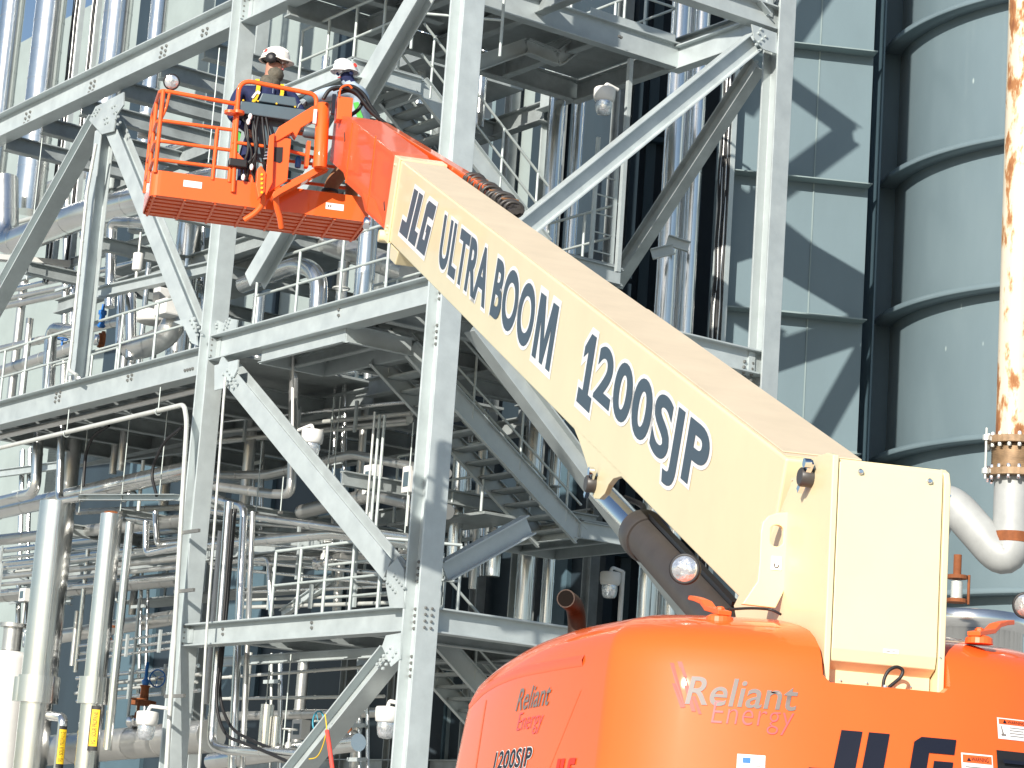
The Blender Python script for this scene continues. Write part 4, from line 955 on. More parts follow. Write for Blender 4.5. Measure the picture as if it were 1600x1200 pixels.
def box_on_hood(c0, c1, name, m, d=.003, n=10, parent=None):
    """c0, c1: (s, z) corners"""
    vs = [(c0[0] + (c1[0] - c0[0]) * i / n, c0[1] + (c1[1] - c0[1]) * j) for j in (0, 1) for i in range(n + 1)]
    b = MB(); b.add([hood_pt(s, z, d) for s, z in vs], [(i, i + 1, n + 2 + i, n + 1 + i) for i in range(n)], True); return b.build(name, m, parent or hood)
JLG = [[(0, 0), (.98, 0), (.98, .28), (.52, .28), (0, .28)], [(.52, .28), (.98, .28), (.98, 1), (.52, 1)],
       [(1.12, 0), (1.95, 0), (1.95, .28), (1.58, .28), (1.12, .28)], [(1.12, .28), (1.58, .28), (1.58, 1), (1.12, 1)],
       [(2.15, 0), (3.1, 0), (3.1, .26), (2.52, .26), (2.15, .26)], [(2.15, .26), (2.52, .26), (2.52, .72), (2.15, .72)], [(2.15, .72), (2.52, .72), (3.1, .72), (3.1, 1), (2.3, 1), (2.15, .9)], [(2.74, .26), (3.1, .26), (3.1, .58), (2.66, .58), (2.66, .42), (2.74, .42)]]
def logo(fn, w, h, shear, name, m, parent, grow=0.):
    b = MB()
    for i, poly in enumerate(JLG):
        cx = sum(p[0] for p in poly) / len(poly); cy = sum(p[1] for p in poly) / len(poly); q = []
        for x, y in poly:
            if grow: x += grow * (1 if x > cx else -1); y += grow * (1 if y > cy else -1)
            q.append((x / 3.1 * w + shear * y * h, y * h))
        b.add([fn(x, y, i) for x, y in q], [tuple(range(len(q)))])
    return b.build(name, m, parent)
# emblem of slanted strokes and the two lines of lettering on the rounded corner
s1, z1 = hood_at(1070, 1098); s2, z2 = hood_at(1248, 1088)
W = abs(s1 - s2); Ht = .118
zb_ = hood_at(1150, 1090)[1]
v_, f_ = fit_text('Reliant', W * .97, Ht, .012, .18, 1.0, .012)
on_hood(v_, f_, s1, hood_at(1075, 1101)[1], 'company_lettering', greyl, .0035)
sa, za_ = hood_at(1110, 1118); sb_, zb2 = hood_at(1236, 1138)
v_, f_ = fit_text('Energy', abs(sa - sb_), .125, -.012, .12, 1.08, -.012); on_hood(v_, f_, sa, hood_at(1112, 1134)[1] - .02, 'company_lettering', pinkl, .0035)
for (xa, ya), (xb, yb), wd in (((1050, 1036), (1068, 1105), 3), ((1062, 1034), (1084, 1112), 3.2), ((1053, 1068), (1066, 1106), 2.6), ((1063, 1034), (1071, 1058), 2.6), ((1084, 1088), (1094, 1116), 2.4)):
    a = hood_at(xa, ya); b = hood_at(xb, yb); k = wd / 350.
    q = [(a[0] + k, a[1]), (a[0] - k, a[1]), (b[0] - k, b[1]), (b[0] + k, b[1])]
    MB().add([hood_pt(s, z, .003) for s, z in q], [(0, 1, 2, 3)]).build('emblem_stroke', redl, hood)
# the same lettering on the side panel
sx, zx = hood_at(806, 1112, 2.0, 2.2); sy, zy = hood_at(857, 1100, 1.5, 2.2)
v_, f_ = fit_text('Reliant', abs(sx - sy), .105, .01, .30, 1.0, .01); on_hood(v_, f_, sx, zx - .0, 'company_lettering', greyl, .0035)
sx, zx = hood_at(806, 1148, 2.0, 2.2); sy, zy = hood_at(845, 1140, 1.5, 2.2)
v_, f_ = fit_text('Energy', abs(sx - sy), .11, -.01, .2, 1.0, -.01); on_hood(v_, f_, sx, zx - .01, 'company_lettering', pinkl, .0035)
sx, zx = hood_at(771, 1203, 2.2, 2.0); sy, zy = hood_at(828, 1198, 1.7, 2.0)
v_, f_ = fit_text('1200SJP', abs(sx - sy), .115, .05, .12, 1.08, .02); on_hood(v_, f_, sx, zx - .03, 'model_lettering_outline', whitel, .003)
v_, f_ = fit_text('1200SJP', abs(sx - sy), .115, .02, .12, 1.08, .02); on_hood(v_, f_, sx, zx - .03, 'model_lettering', navyl, .0045)
sx, zx = hood_at(862, 1206, 1.5, 2.0); sy, zy = hood_at(897, 1196, 1.3, 2.0)
logo(lambda x, y, i: hood_pt(sx - x, zx - .045 + y, .003 + i * .0002), abs(sx - sy), .10, .18, 'maker_logo', redl, hood)
# big logo on the tail
sx, zx = hood_at(1258, 1206, .2, 2.0); sy, zy = hood_at(1480, 1206, -.2, 2.0); zt_ = hood_at(1400, 1148, 0, 2.1)[1]
zb0 = zt_ - .225
logo(lambda x, y, i: hood_pt(sx - x, zb0 + y, .004 + i * .0002), abs(sx - sy) - .0, .225, .2, 'maker_logo', navyl, hood)
# stickers
a = hood_at(1152, 1178, .5, 2.0); b = hood_at(1196, 1178, .4, 2.0); st = box_on_hood((a[0], a[1] - .12), (b[0], a[1]), 'sticker', whitel)
w_ = b[0] - a[0]; box_on_hood((a[0] + w_ * .2, a[1] - .035), (a[0] + w_ * .48, a[1] - .013), 'sticker_patch', blue, .0045, 4, st)
for i in range(5): box_on_hood((a[0] + w_ * (.55 if i < 2 else .2), a[1] - .018 - i * .013), (a[0] + w_ * .85, a[1] - .0205 - i * .013), 'sticker_line', greyl, .0045, 4, st)
for (x0, y0), (x1, y1), hh in (((1501, 1176), (1550, 1182), .13), ((1557, 1121), (1606, 1128), .088)):
    a = hood_at(x0, y0, -.3, 2.1); b = hood_at(x1, y1, -.5, 2.1); za2 = a[1]; w_ = b[0] - a[0]
    st = box_on_hood((a[0], za2 - hh), (b[0], za2), 'warning_sticker', whitel)
    box_on_hood((a[0] + w_ * .04, za2 - hh * .30), (b[0] - w_ * .04, za2 - hh * .05), 'warning_band', orange2, .0045, 6, st)
    v_, f_ = fit_text('WARNING', abs(w_) * .55, hh * .14, .0, 0, 1.0); on_hood(v_, f_, a[0] + w_ * .30, za2 - hh * .25, 'warning_lettering', navyl, .006, st)
    on_hood([(0, 0), (.02, 0), (.01, .016)], [(0, 1, 2)], a[0] + w_ * .16, za2 - hh * .25, 'warning_triangle', navyl, .006, st)
    for i in range(4): box_on_hood((a[0] + w_ * (.36 if hh < .1 else .12), za2 - hh * (.42 + .13 * i)), (a[0] + w_ * (.9 - .1 * (i % 2)), za2 - hh * (.45 + .13 * i)), 'sticker_line', greyl, .0045, 4, st)
    if hh < .1:
        for p in ([(.006, 0), (.03, 0), (.03, .008), (.006, .008)], [(.012, .008), (.02, .008), (.008, .045), (.004, .045)]): on_hood(p, [(0, 1, 2, 3)], a[0] + w_ * .06, za2 - hh * .85, 'warning_figure', greyl, .0045, st)
a = hood_at(1556, 1172, -.5, 2.0)
vent = box_on_hood((a[0], a[1] - .4), (a[0] - .5, a[1]), 'grille_opening', black, .004)
for i in range(4): box_on_hood((a[0] - .02, a[1] - .04 - i * .05), (a[0] - .5, a[1] - .055 - i * .05), 'grille_bar', navyl, .02, 8, vent)
# shallow trim line and seams on the left panel
def strip(pts, w0, name, m, d=.006):
    q = [hood_at(*p, 1.8, 2.3) for p in pts]; n = len(q)
    qq = []
    for i in range(n - 1): qq += [(q[i][0] + (q[i + 1][0] - q[i][0]) * t / 6, q[i][1] + (q[i + 1][1] - q[i][1]) * t / 6) for t in range(6)]
    qq.append(q[-1]); n = len(qq); h = w0 / 2
    b = MB(); vs = [hood_pt(s, z + h, .001) for s, z in qq] + [hood_pt(s, z, d) for s, z in qq] + [hood_pt(s, z - h, .001) for s, z in qq]
    b.add(vs, [(i, i + 1, n + i + 1, n + i) for i in range(n - 1)] + [(n + i, n + i + 1, 2 * n + i + 1, 2 * n + i) for i in range(n - 1)], True); return b.build(name, m, hood)
strip([(735, 1102), (757, 1078), (775, 1066), (800, 1055), (850, 1043), (912, 1032)], .05, 'trim_groove', flyred, .009)
def seam(p0, p1, w0, name='panel_seam', m=orange2):
    a = hood_at(*p0, 1.8, 2.2); b = hood_at(*p1, 1.8, 2.0); n = 8; vs = []
    for i in range(n + 1):
        s = a[0] + (b[0] - a[0]) * i / n; z = a[1] + (b[1] - a[1]) * i / n; vs += [hood_pt(s + w0, z, .0015), hood_pt(s - w0, z, .0015)]
    MB().add(vs, [(2 * i, 2 * i + 1, 2 * i + 3, 2 * i + 2) for i in range(n)], True).build(name, m, hood)
seam((760, 1094), (742, 1210), .012); seam((908, 1078), (855, 1210), .003)
# latches, exhaust, lamps on top
def latch(p, dr, name='hood_latch'):
    b = MB(); sd = dr.cross(ZZ).normalized()
    b.lathe(p - ZZ * .045, ZZ, [(.06, 0), (.058, .025), (.04, .035)], 20, False)
    b.lathe(p - ZZ * .01, ZZ, [(.02, 0), (.02, .03)], 6, False)
    q = [(-.06, .004), (.12, .004), (.18, .024), (.27, .028), (.36, .026)]
    for i in range(len(q) - 1):
        a = p + dr * q[i][0] + ZZ * q[i][1]; c = p + dr * q[i + 1][0] + ZZ * q[i + 1][1]; b.bar(a, c, .03 - .004 * i, .010)
    b.bolts([p + ZZ * .01], ZZ, .018, .015)
    return b.build(name, orange2, hood, .003)
def at_px(x, y, b): return kB(x, y, b)
p = at_px(1125, 957, .35); latch(p, (at_px(1045, 932, 1.0) - p).normalized())
p = at_px(1530, 990, .15); latch(p, (at_px(1600, 978, .5) - p).normalized())
MB().tube(fillet([at_px(1140, 952, .3), at_px(1175, 950, .3), at_px(1205, 952, .3), at_px(1220, 960, .25)], .05), .006, 6).build('latch_cable', black, hood)
p = at_px(905, 985, 1.9); q = at_px(902, 955, 1.9); e = at_px(884, 935, 1.7)
ex = MB(); ex.tube(fillet([p - ZZ * .3, q + ZZ * .02, e], .12), .045, 16).build('exhaust_pipe', burnt, hood)
MB().lathe(e - (e - q - ZZ * .02).normalized() * .01, (e - q - ZZ * .02), [(.039, 0), (.039, .013)], 16).build('exhaust_mouth', pipe_dark, hood)  # black disc: the dark inside of the pipe put into the colour
def work_lamp(p, look, r, parent):
    b = MB(); look = look.normalized(); b.lathe(p - look * .09, look, [(r * .45, 0), (r * .9, .03), (r * 1.02, .07), (r * 1.02, .10), (r * .9, .10)], 28); o = b.build('work_lamp', black, parent)
    b = MB(); b.lathe(p + look * .006, look, [(r * .9, 0), (r * .7, .012), (r * .3, .018), (.004, .02)], 28).build('lens', glassm, o)
    MB().bar(p - look * .04 - ZZ * r, p - look * .04 - ZZ * (r + .08), .02, .01).build('bracket', black, o); return o
p = at_px(1070, 889, .62); work_lamp(p, (CAM - p + ER * -2 + ZZ * .5), .068, lift)
p = at_px(1603, 946, .5); work_lamp(p, (CAM - p), .06, lift)
# -- chassis under the hood, below the picture
ch = MB(); ch.box(K(1.6, .235, .75), EB, ER, ZZ, 2.1, .75, .22); ch.lathe(K(1.5, .235, .95), ZZ, [(.6, 0), (.6, .2)], 32); chs = ch.build('chassis', darkgrey, lift, .02)
for b_ in (-.1, 3.3):
    for r_ in (-.95, 1.42):
        tw = .2 if r_ > 0 else -.2
        w1 = MB(); w1.lathe(K(b_, r_ - tw, .6), ER * (1 if tw > 0 else -1), [(.36, 0), (.56, .02), (.6, .08), (.6, .32), (.56, .38), (.36, .4)], 32).build('tyre', black, chs)
        MB().lathe(K(b_, r_ - tw * .6, .6), ER * (1 if tw > 0 else -1), [(.36, 0), (.36, .24), (.2, .27), (.1, .3)], 24).build('rim', cream, chs)
# -- foot of the boom
PB = kS(1311, 707, -.03)
side = [(1312, 706), (1292, 707), (1272, 714), (1252, 730), (1236, 754), (1222, 790), (1204, 840), (1184, 882), (1160, 918), (1146, 946), (1170, 1082), (1296, 1062)]
up = MB()
pts = [kS(x, y, -.03) for x, y in side]
pts = [p + EB * max(0, -.008 - brz(p)[0]) for p in pts]; up.prism(pts, ER * .028)
foot = up.build('boom_foot', cream, lift, .006, 3)
zpt = PB.z
def P2(b, r, z): return K(b, r, z)
# right plate with the rounded top corner
rp_ = [(b, z) for b, z in [(-.005, 2.3), (-.005, zpt - .07), (.012, zpt - .02), (.05, zpt + .0), (.5, zpt - .02), (.8, zpt - .35), (1.2, 2.9), (1.3, 2.3)]]
MB().prism([P2(b, .478, z) for b, z in rp_], ER * .03).build('side_plate', cream, foot, .006, 3)
zb1 = kB(1300, 1032, .02).z
pn = [(-.002, zpt - .022), (-.002, zb1 + .05), (.010, zb1 + .0), (.06, zb1 - .03), (.10, zb1 - .06), (.11, zb1 - .06), (.11, zpt - .022)]
rpn = MB().prism([P2(b, .004, z) for b, z in pn], ER * .468).build('rear_panel', cream, foot, .01, 4)
MB().box(P2(.075, .235, 2.42), EB, ER, ZZ, .01, .235, .2).build('lower_panel', cream, foot)
MB().prism([P2(.02, .002, zpt - .02), P2(.02, .478, zpt - .02), P2(.6, .478, zpt - .025), P2(.6, .002, zpt - .025)], ZZ * .012).build('top_plate', cream, foot)
bl = []
for x, y in ((1344, 737), (1452, 752)): bl.append(kB(x, y, -.002))
m = MB()
for p in bl:
    m.lathe(p, -EB, [(.013, 0), (.013, .008), (.007, .012)], 12); m.bar(p + ZZ * .006 - EB * .013, p - ZZ * .006 - EB * .013, .009, .002, EB)
    m.build('panel_screw', chrome, rpn); m = MB()
for x, y in ((1313, 1063), (1354, 1067), (1422, 1073), (1484, 775), (1469, 1028)): m.lathe(kB(x, y, .064 if y > 1050 else -.002), -EB, [(.006, 0), (.004, .008)], 8); m.build('panel_screw', chrome, rpn); m = MB()
a = kB(1381, 1017, -.003); MB().box(a + ER * .032, EB, ER, ZZ, .001, .034, .009).build('sticker', whitel, rpn)
for k in (.018, .045): MB().box(a + ER * k - EB * .0015, EB, ER, ZZ, .0006, .008, .0015).build('sticker_line', greyl, rpn)
# rubber loop latch under the panel
q = [kB(x, y, -.02) for x, y in ((1379, 1082), (1381, 1060), (1389, 1046), (1402, 1041), (1412, 1047), (1408, 1058), (1396, 1068), (1386, 1076))]
MB().tube(fillet(q, .02), .0075, 10).build('rubber_loop', black, foot)
MB().tube([kB(1383, 1071, -.02), kB(1382, 1078, -.02)], .014, 10).build('loop_collar', chrome, foot)
# slotted lifting lug standing out from the side plate
lugb = .53
o_ = [(1242, 812), (1240, 800), (1215, 801), (1201, 806), (1192, 816), (1189, 832), (1187, 880), (1184, 908), (1160, 944), (1212, 950), (1231, 912), (1240, 880)]
lp = [kB(x, y, lugb) for x, y in o_]
hole = [(1216 + 10.5 * math.cos(a) * 1.0 - 2, (832 + 9 * math.sin(a) + (13 if math.sin(a) > 0 else -3))) for a in [k * math.pi / 8 for k in range(16)]]
lug = MB(); lug.prism(lp, EB * .03); lugo = lug.build('lifting_lug', cream, foot)
ct = MB(); ct.prism([kB(x, y, lugb) - EB * .1 for x, y in hole], EB * .25); cto = ct.build('cutter', cream)
md = lugo.modifiers.new('slot', 'BOOLEAN'); md.object = cto; md.solver = 'EXACT'
me = bpy.data.meshes.new_from_object(lugo.evaluated_get(bpy.context.evaluated_depsgraph_get())); lugo.modifiers.clear(); lugo.data = me; bpy.data.objects.remove(cto)
md = lugo.modifiers.new('bevel', 'BEVEL'); md.width = .004; md.segments = 2; md.limit_method = 'ANGLE'
a = kB(1213, 880, lugb - .002); MB().box(a, EB, ER, ZZ, .0015, .024, .03).build('hook_sticker', whitel, lugo)
MB().tube([a - EB * .003 + ER * (.010 * math.cos(t)) + ZZ * (.012 * math.sin(t) - .008) for t in [R_(150 + 20 * k) for k in range(12)]], .002, 6).build('hook_mark', black, lugo)
def pin(x, y, r, rad, kx, ky, parent):
    p = kS(x, y, r); b = MB(); b.lathe(p, -ER, [(rad, 0), (rad, .05), (rad * .85, .056)], 20); o = b.build('pivot_pin', darkgrey, parent)
    d = (kS(kx, ky, r) - p); d.normalize()
    b = MB(); b.bar(p - d * rad * 1.9 - ER * .03, p + d * rad * 2.1 - ER * .03, rad * .35, .012, ER); b.lathe(p + d * rad * 1.9 - ER * .03, -ER, [(rad * .5, 0), (rad * .5, .03)], 14); b.build('pin_keeper', chrome, o); return o
pin(1268, 747, -.03, .042, 1278, 722, foot)
# -- cream base section
bm_ = MB(); bm_.prism([kT(-.0, 0), kT(11.9, 0), kT(11.9, -.745), kT(-.0, -.745)], ER * .41)
base = bm_.build('base_boom', cream, lift, .012, 3)
c = MB()
for t0, t1, r0, r1 in ((-.762, .018, -.018, -.001), (-.762, .018, .411, .43), (.001, .018, -.0005, .4105), (-.762, -.746, -.0005, .4105)):
    c.prism([kT(-.02, t0, r0), kT(.26, t0, r0), kT(.26, t1, r0), kT(-.02, t1, r0)], ER * (r1 - r0))
c.build('collar', cream, base, .004)
c = MB()
for s_, t_ in ((.08, -.06), (.16, -.62), (.1, -.66), (.2, -.68)): c.lathe(kT(s_, t_, -.019), -ER, [(.014, 0), (.012, .012)], 10)
c.lathe(kT(-.02, -.74, -.06), ER, [(.055, 0), (.06, .02), (.06, .08)], 20); c.build('collar_fitting', cream, base)
MB().prism([kT(.22, -.764, 0.02), kT(.7, -.764, .02), kT(.62, -.90, .02), kT(.28, -.90, .02)], ER * .34).build('wear_pad_box', cream, base, .01)
# top doubler plate and lug plates under the boom
d0, d1 = uvz(V((0, 0, 0))), None
MB().prism([kT(.27, .001, .012), kT(11.85, .001, .012), kT(11.85, .001, .398), kT(.27, .001, .398)], BN * .005).build('top_shade_sheet', creamd, base)  # thin sheet added to carry the painted dimness of the boom top
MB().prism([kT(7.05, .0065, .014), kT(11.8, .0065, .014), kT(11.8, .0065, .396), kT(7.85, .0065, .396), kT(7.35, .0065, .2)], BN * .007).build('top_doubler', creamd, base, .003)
lugp = [(893, 660), (905, 690), (918, 730), (922, 762), (928, 779), (936, 780), (944, 772), (950, 758), (958, 748), (972, 744), (985, 752)]
for r_ in (-.0, .375):
    MB().prism([kS(x, y, 0.) + ER * r_ for x, y in lugp], ER * .035).build('cylinder_lug', cream, base, .004)
pin(929, 757, -.0, .05, 935, 738, base)
# lettering along the boom
def on_boom(body, s0, s1, t0, t1, off, grow, spacing=1.0, shear=0.):
    for nm, oo, mm, d in (('lettering_outline', off + grow, whitel, -.0025), ('lettering', off, letter, -.0045)):
        v_, f_ = fit_text(body, s1 - s0, t1 - t0, oo, shear, spacing, off)
        flat_shape(v_, f_, lambda x, y: kT(s0 + x, t0 + y, d), nm, mm, base)
on_boom('ULTRA BOO', 2.80, 6.53, -.56, -.135, .034, .05, 1.06)
for nm, mm, d, poly in (('lettering_outline', whitel, -.0022, [(-.08, -.10), (-.08, 1.10), (.37, 1.10), (.5, .68), (.63, 1.10), (1.08, 1.10), (1.08, -.10)]),
        ('lettering', letter, -.0046, [(0, 0), (0, 1), (.30, 1), (.5, .36), (.70, 1), (1, 1), (1, 0), (.78, 0), (.78, .62), (.58, 0), (.42, 0), (.22, .62), (.22, 0)])):
    MB().add([kT(6.62 + .56 * x, -.56 + .425 * y, d) for x, y in poly], [tuple(range(len(poly)))]).build(nm, mm, base)
on_boom('200SJP', 8.36, 10.78, -.57, -.14, .032, .05, 1.08)
for nm, mm, d, poly in (('lettering_outline', whitel, -.0022, [(7.95, -.615), (8.38, -.615), (8.38, -.445), (8.28, -.445), (8.28, -.095), (8.105, -.095), (7.96, -.215), (7.96, -.365), (8.06, -.31), (8.06, -.445), (7.95, -.445)]),
        ('lettering', letter, -.0046, [(7.99, -.575), (8.34, -.575), (8.34, -.485), (8.24, -.485), (8.24, -.135), (8.12, -.135), (8.0, -.235), (8.0, -.30), (8.10, -.25), (8.10, -.485), (7.99, -.485)])):
    MB().add([kT(x, y, d) for x, y in poly], [tuple(range(len(poly)))]).build(nm, mm, base)
logo(lambda x, y, i: kT(.74 + x, -.585 + y, -.0022 - i * .0002), 1.42, .45, .22 / .45 * 1, 'maker_logo_outline', whitel, base, .09)
logo(lambda x, y, i: kT(.74 + x, -.585 + y, -.0045 - i * .0002), 1.42, .45, .22 / .45 * 1, 'maker_logo', letter, base)
# -- orange fly sections
fp = [(620, 252), (612, 236), (575, 207), (546, 183), (523, 178), (515, 252), (536, 270), (541, 287), (565, 309), (570, 331), (604, 362)]
fq = [kS(x, y, .03) for x, y in fp]
back = fq[-1] - BD * 1.5; back0 = fq[0] - BD * 1.5
fly = MB().prism([back0] + fq + [back], ER * .35).build('fly_boom', flyred, lift, .01, 3)
MB().prism([kS(x, y, .025) for x, y in ((566, 300), (585, 312), (598, 350), (575, 330))], ER * .36).build('nose_shadow_plate', orange2, fly)
for x0, y0, x1, y1 in ((551, 192, 540, 286), (587, 212, 574, 330)): 
    a, b = kS(x0, y0, .028), kS(x1, y1, .028); MB().bar(a, b, .012, .006, ER).build('weld_rib', orange, fly)
MB().lathe(kS(577, 349, .03), -ER, [(.06, 0), (.06, .05), (.03, .06)], 18).build('sheave_pin', chrome, fly)
for x, y in ((538, 214), (600, 322)): MB().bar(kS(x, y - 6, .028), kS(x + 1, y + 6, .028), .012, .004, ER).build('slot', darkgrey, fly)
# trough of hoses beside the boom and the drag chain in it
a = kS(592, 190, .45); b = kS(745, 283, .45)
tr = MB(); dr_ = (b - a).normalized(); tr.prism([a, a + ER * .10, a + ER * .10 - BN * .22, a - BN * .22], (b - a) * 1.05); hose_tr = tr.build('hose_trough', orange, lift, .008)
a = kS(738, 282, .52); b = kS(803, 326, .52)
ch_ = MB()
for i in range(15):
    p = a.lerp(b, i / 14) + BN * (.012 * math.sin(i * 1.3)); rx = .075 + .01 * (i % 2)
    ch_.tube([p + ER * (rx * math.cos(k * .3927)) + BN * (.06 * math.sin(k * .3927)) for k in range(16)], .016, 8, closed=True)
for k, r_ in ((-.035, .022), (.0, .026), (.036, .02), (.012, .018)): ch_.tube([a.lerp(b, i / 14) + ER * k + BN * (.012 * math.sin(i * 1.3 + k * 30) + (.02 if r_ < .02 else -.01)) for i in range(-2, 16)], r_, 8)
dc = ch_.build('drag_chain', darkgrey, hose_tr)
for i in range(0, 14, 2): MB().box(a.lerp(b, (i + .5) / 14) + BN * .05, BD, ER, BN, .02, .07, .006).build('link_plate', tan, dc)
# -- lift cylinder
pa = kS(1012, 842, .2); pc = kS(1142, 985, .2); ax = (pc - pa).normalized()
cyl = MB().lathe(pa, ax, [(.09, -.0), (.125, .0), (.125, .02), (.118, .03), (.118, (pc - pa).length)], 40).build('lift_cylinder', darkgrey, lift)
MB().lathe(pa - ax * .14, ax, [(.06, 0), (.132, .0), (.14, .02), (.14, .15), (.13, .17)], 40).build('gland', darkgrey, cyl)
MB().cyl(pa - ax * .1, kS(930, 757, .2), .068, 28).build('rod', chrome, cyl)
MB().tube(fillet([pa - ax * .16 + BN * .1, pa - ax * .6 + BN * .05 + ER * .12, pa - ax * .95 + ER * .1], .2), .018, 8).build('hydraulic_hose', black, cyl)
MB().bar(pa + ax * .0 + BN * .135, pc + BN * .135, .02, .012).build('hose_tube', darkgrey, cyl)
# -- basket
BNR, BF_, ZF = 16.262, 17.17, 8.52
RL, RR_ = -1.885, .52
bk = MB()
n = 5
for i in range(6): b_ = BNR + .075 + (BF_ - BNR - .15) * i / 5; bk.box(K(b_, (RL + RR_) / 2, ZF + .02), ER, EB, ZZ, (RR_ - RL) / 2 - .02, .045, .018)
for i in range(8): r_ = RL + .05 + (RR_ - RL - .1) * i / 7; bk.box(K((BNR + BF_) / 2, r_, ZF - .006), EB, ER, ZZ, (BF_ - BNR) / 2 - .01, .012, .010)
basket = bk.build('basket', orange2, lift)
fl = MB().box(K((BNR + BF_) / 2, (RL + RR_) / 2, ZF + .044), EB, ER, ZZ, (BF_ - BNR) / 2 - .02, (RR_ - RL) / 2 - .02, .005).build('floor_mesh', orange2, basket)
cr_ = .10
def rrect(b0, b1, r0, r1, z, rad=.1): 
    return fillet([K(b0, (r0 + r1) / 2, z), K(b0, r0, z), K(b1, r0, z), K(b1, r1, z), K(b0, r1, z), K(b0, (r0 + r1) / 2 + .001, z)], rad, 6)
ring = rrect(BNR, BF_, RL, RR_, ZF); tb = MB(); n = len(ring)
def toe_h(p): return .28
vs = ring + [p + ZZ * toe_h(p) for p in ring]; tb.add(vs, [(i, i + 1, n + i + 1, n + i) for i in range(n - 1)])
tbo = tb.build('toe_board', orange, basket); md = tbo.modifiers.new('solid', 'SOLIDIFY'); md.thickness = .012; md.offset = 0
a = kB(301, 288, BNR - .008); MB().box(a, ER, EB, ZZ, .10, .001, .036).build('sticker', whitel, basket)
a = kB(523, 323, BNR - .008); MB().box(a, ER, EB, ZZ, .10, .001, .036).build('sticker', whitel, basket)
for k in (-.07, -.045): MB().box(a + ER * k - EB * .0015, ER, EB, ZZ, .008, .0006, .014).build('sticker_mark', greyl, basket)
TR_ = .024; ZT = 9.70
def rail(pts, r=TR_, nm='rail', m=orange, f=.1): return MB().tube(fillet(pts, f), r, 10).build(nm, m, basket)
RC = brz(kB(366, 200, BNR))[1]                                   # post where the console guard begins
rail([K(BNR, RC, ZT - .04), K(BNR, RL, ZT), K(BF_, RL, ZT), K(BF_, RL, ZF + .25)])
rail([K(BF_, -.75, ZF + .25), K(BF_, -.75, ZT), K(BF_, RR_, ZT), K(BNR, RR_, ZT), K(BNR, RR_, ZF + .3)])
for z in (9.36, 9.13, 8.92):
    rail([K(BNR, RC, z), K(BNR, RL, z), K(BF_, RL, z)], TR_ * .85); rail([K(BF_, -.75, z), K(BF_, RR_, z), K(BNR, RR_, z)], TR_ * .85)
for b_, r_ in ((BNR, RL + .03), (BF_, RL + .03), (BNR, RC), (BF_, RR_ - .03), (BF_, -.7), (BNR + .45, RL)):
    MB().cyl(K(b_, r_, ZF + .25), K(b_, r_, ZT), TR_, 10).build('post', orange, basket)
r_ = brz(kB(336, 240, BNR))[1]; MB().cyl(K(BNR, r_, ZF + .25), K(BNR, r_, 9.36), TR_ * .9, 10).build('post', orange, basket)
rail([K(BNR, RL + .1, ZT - .02), K(BNR + .02, RL + .08, ZT - .2), K(BNR, RL + .03, ZT - .34)], .016)
# console guard loop
gl = [kB(x, y, BNR - .02) for x, y in ((364, 300), (369, 200), (374, 124), (495, 148), (494, 172))]
rail(gl, .026, 'console_guard', orange, .16)
rail([kB(363, 222, BNR - .02), kB(430, 231, BNR - .04)], .02); rail([kB(450, 235, BNR - .04), kB(490, 246, BNR - .04)], .02)
MB().prism([kB(x, y, BNR - .03) for x, y in ((361, 232), (366, 233), (384, 252), (382, 254), (361, 250))], EB * .02).build('gusset', orange, basket)
for x, y in ((360, 178), (372, 178)): MB().lathe(kB(x, y, BNR - .05), ZZ, [(.07, 0), (.07, .03)], 14).build('lanyard_eye', orange2, basket)
# console
cb = [kB(x, y, BNR - .02) for x, y in ((376, 157), (484, 172), (481, 192), (372, 176))]
con = MB(); con.prism(cb, EB * .34).build('control_console', slate, basket, .012)
MB().prism([kB(x, y, BNR + .02) for x, y in ((404, 158), (465, 167), (462, 152), (410, 145))], EB * .2).build('console_cover', slate, basket, .01)
MB().bolts([kB(x, y, BNR - .02) for x, y in ((380, 157), (403, 158), (432, 162), (461, 167))], -EB, .012, .01).build('console_screw', yellow, basket)
MB().prism([kB(x, y, BNR + .1) for x, y in ((398, 178), (446, 184), (436, 268), (402, 250))], EB * .03).build('console_back', slate, basket)
for i in range(7):
    x = 382 + i * 5.5; rnd = random.Random(i)
    MB().tube(fillet([kB(x, 180, BNR + .02), kB(x + rnd.uniform(-8, 8), 205, BNR - .06), kB(x + rnd.uniform(-6, 10), 240, BNR - .06), kB(x + rnd.uniform(-14, 6), 262, BNR), kB(x + rnd.uniform(-6, 6), 285, BNR + .04)], .1), .016, 6).build('cable', black, basket)
MB().box(kB(371, 256, BNR - .02), ER, EB, ZZ, .10, .06, .045).build('foot_switch', black, basket, .012)
for x, y in ((391, 184), (388, 192), (393, 263), (380, 279)): MB().lathe(kB(x, y, BNR - .05), ZZ, [(.012, -.02), (.022, 0), (.022, .03), (.008, .05)], 10).build('cable_gland', whitel, basket)
for i in range(5): MB().cyl(kB(412 + i * 1.5, 248 - i * 5, BNR - .06), kB(422, 247 - i * 5, BNR - .1), .012, 8).build('hydraulic_fitting', chrome, basket)
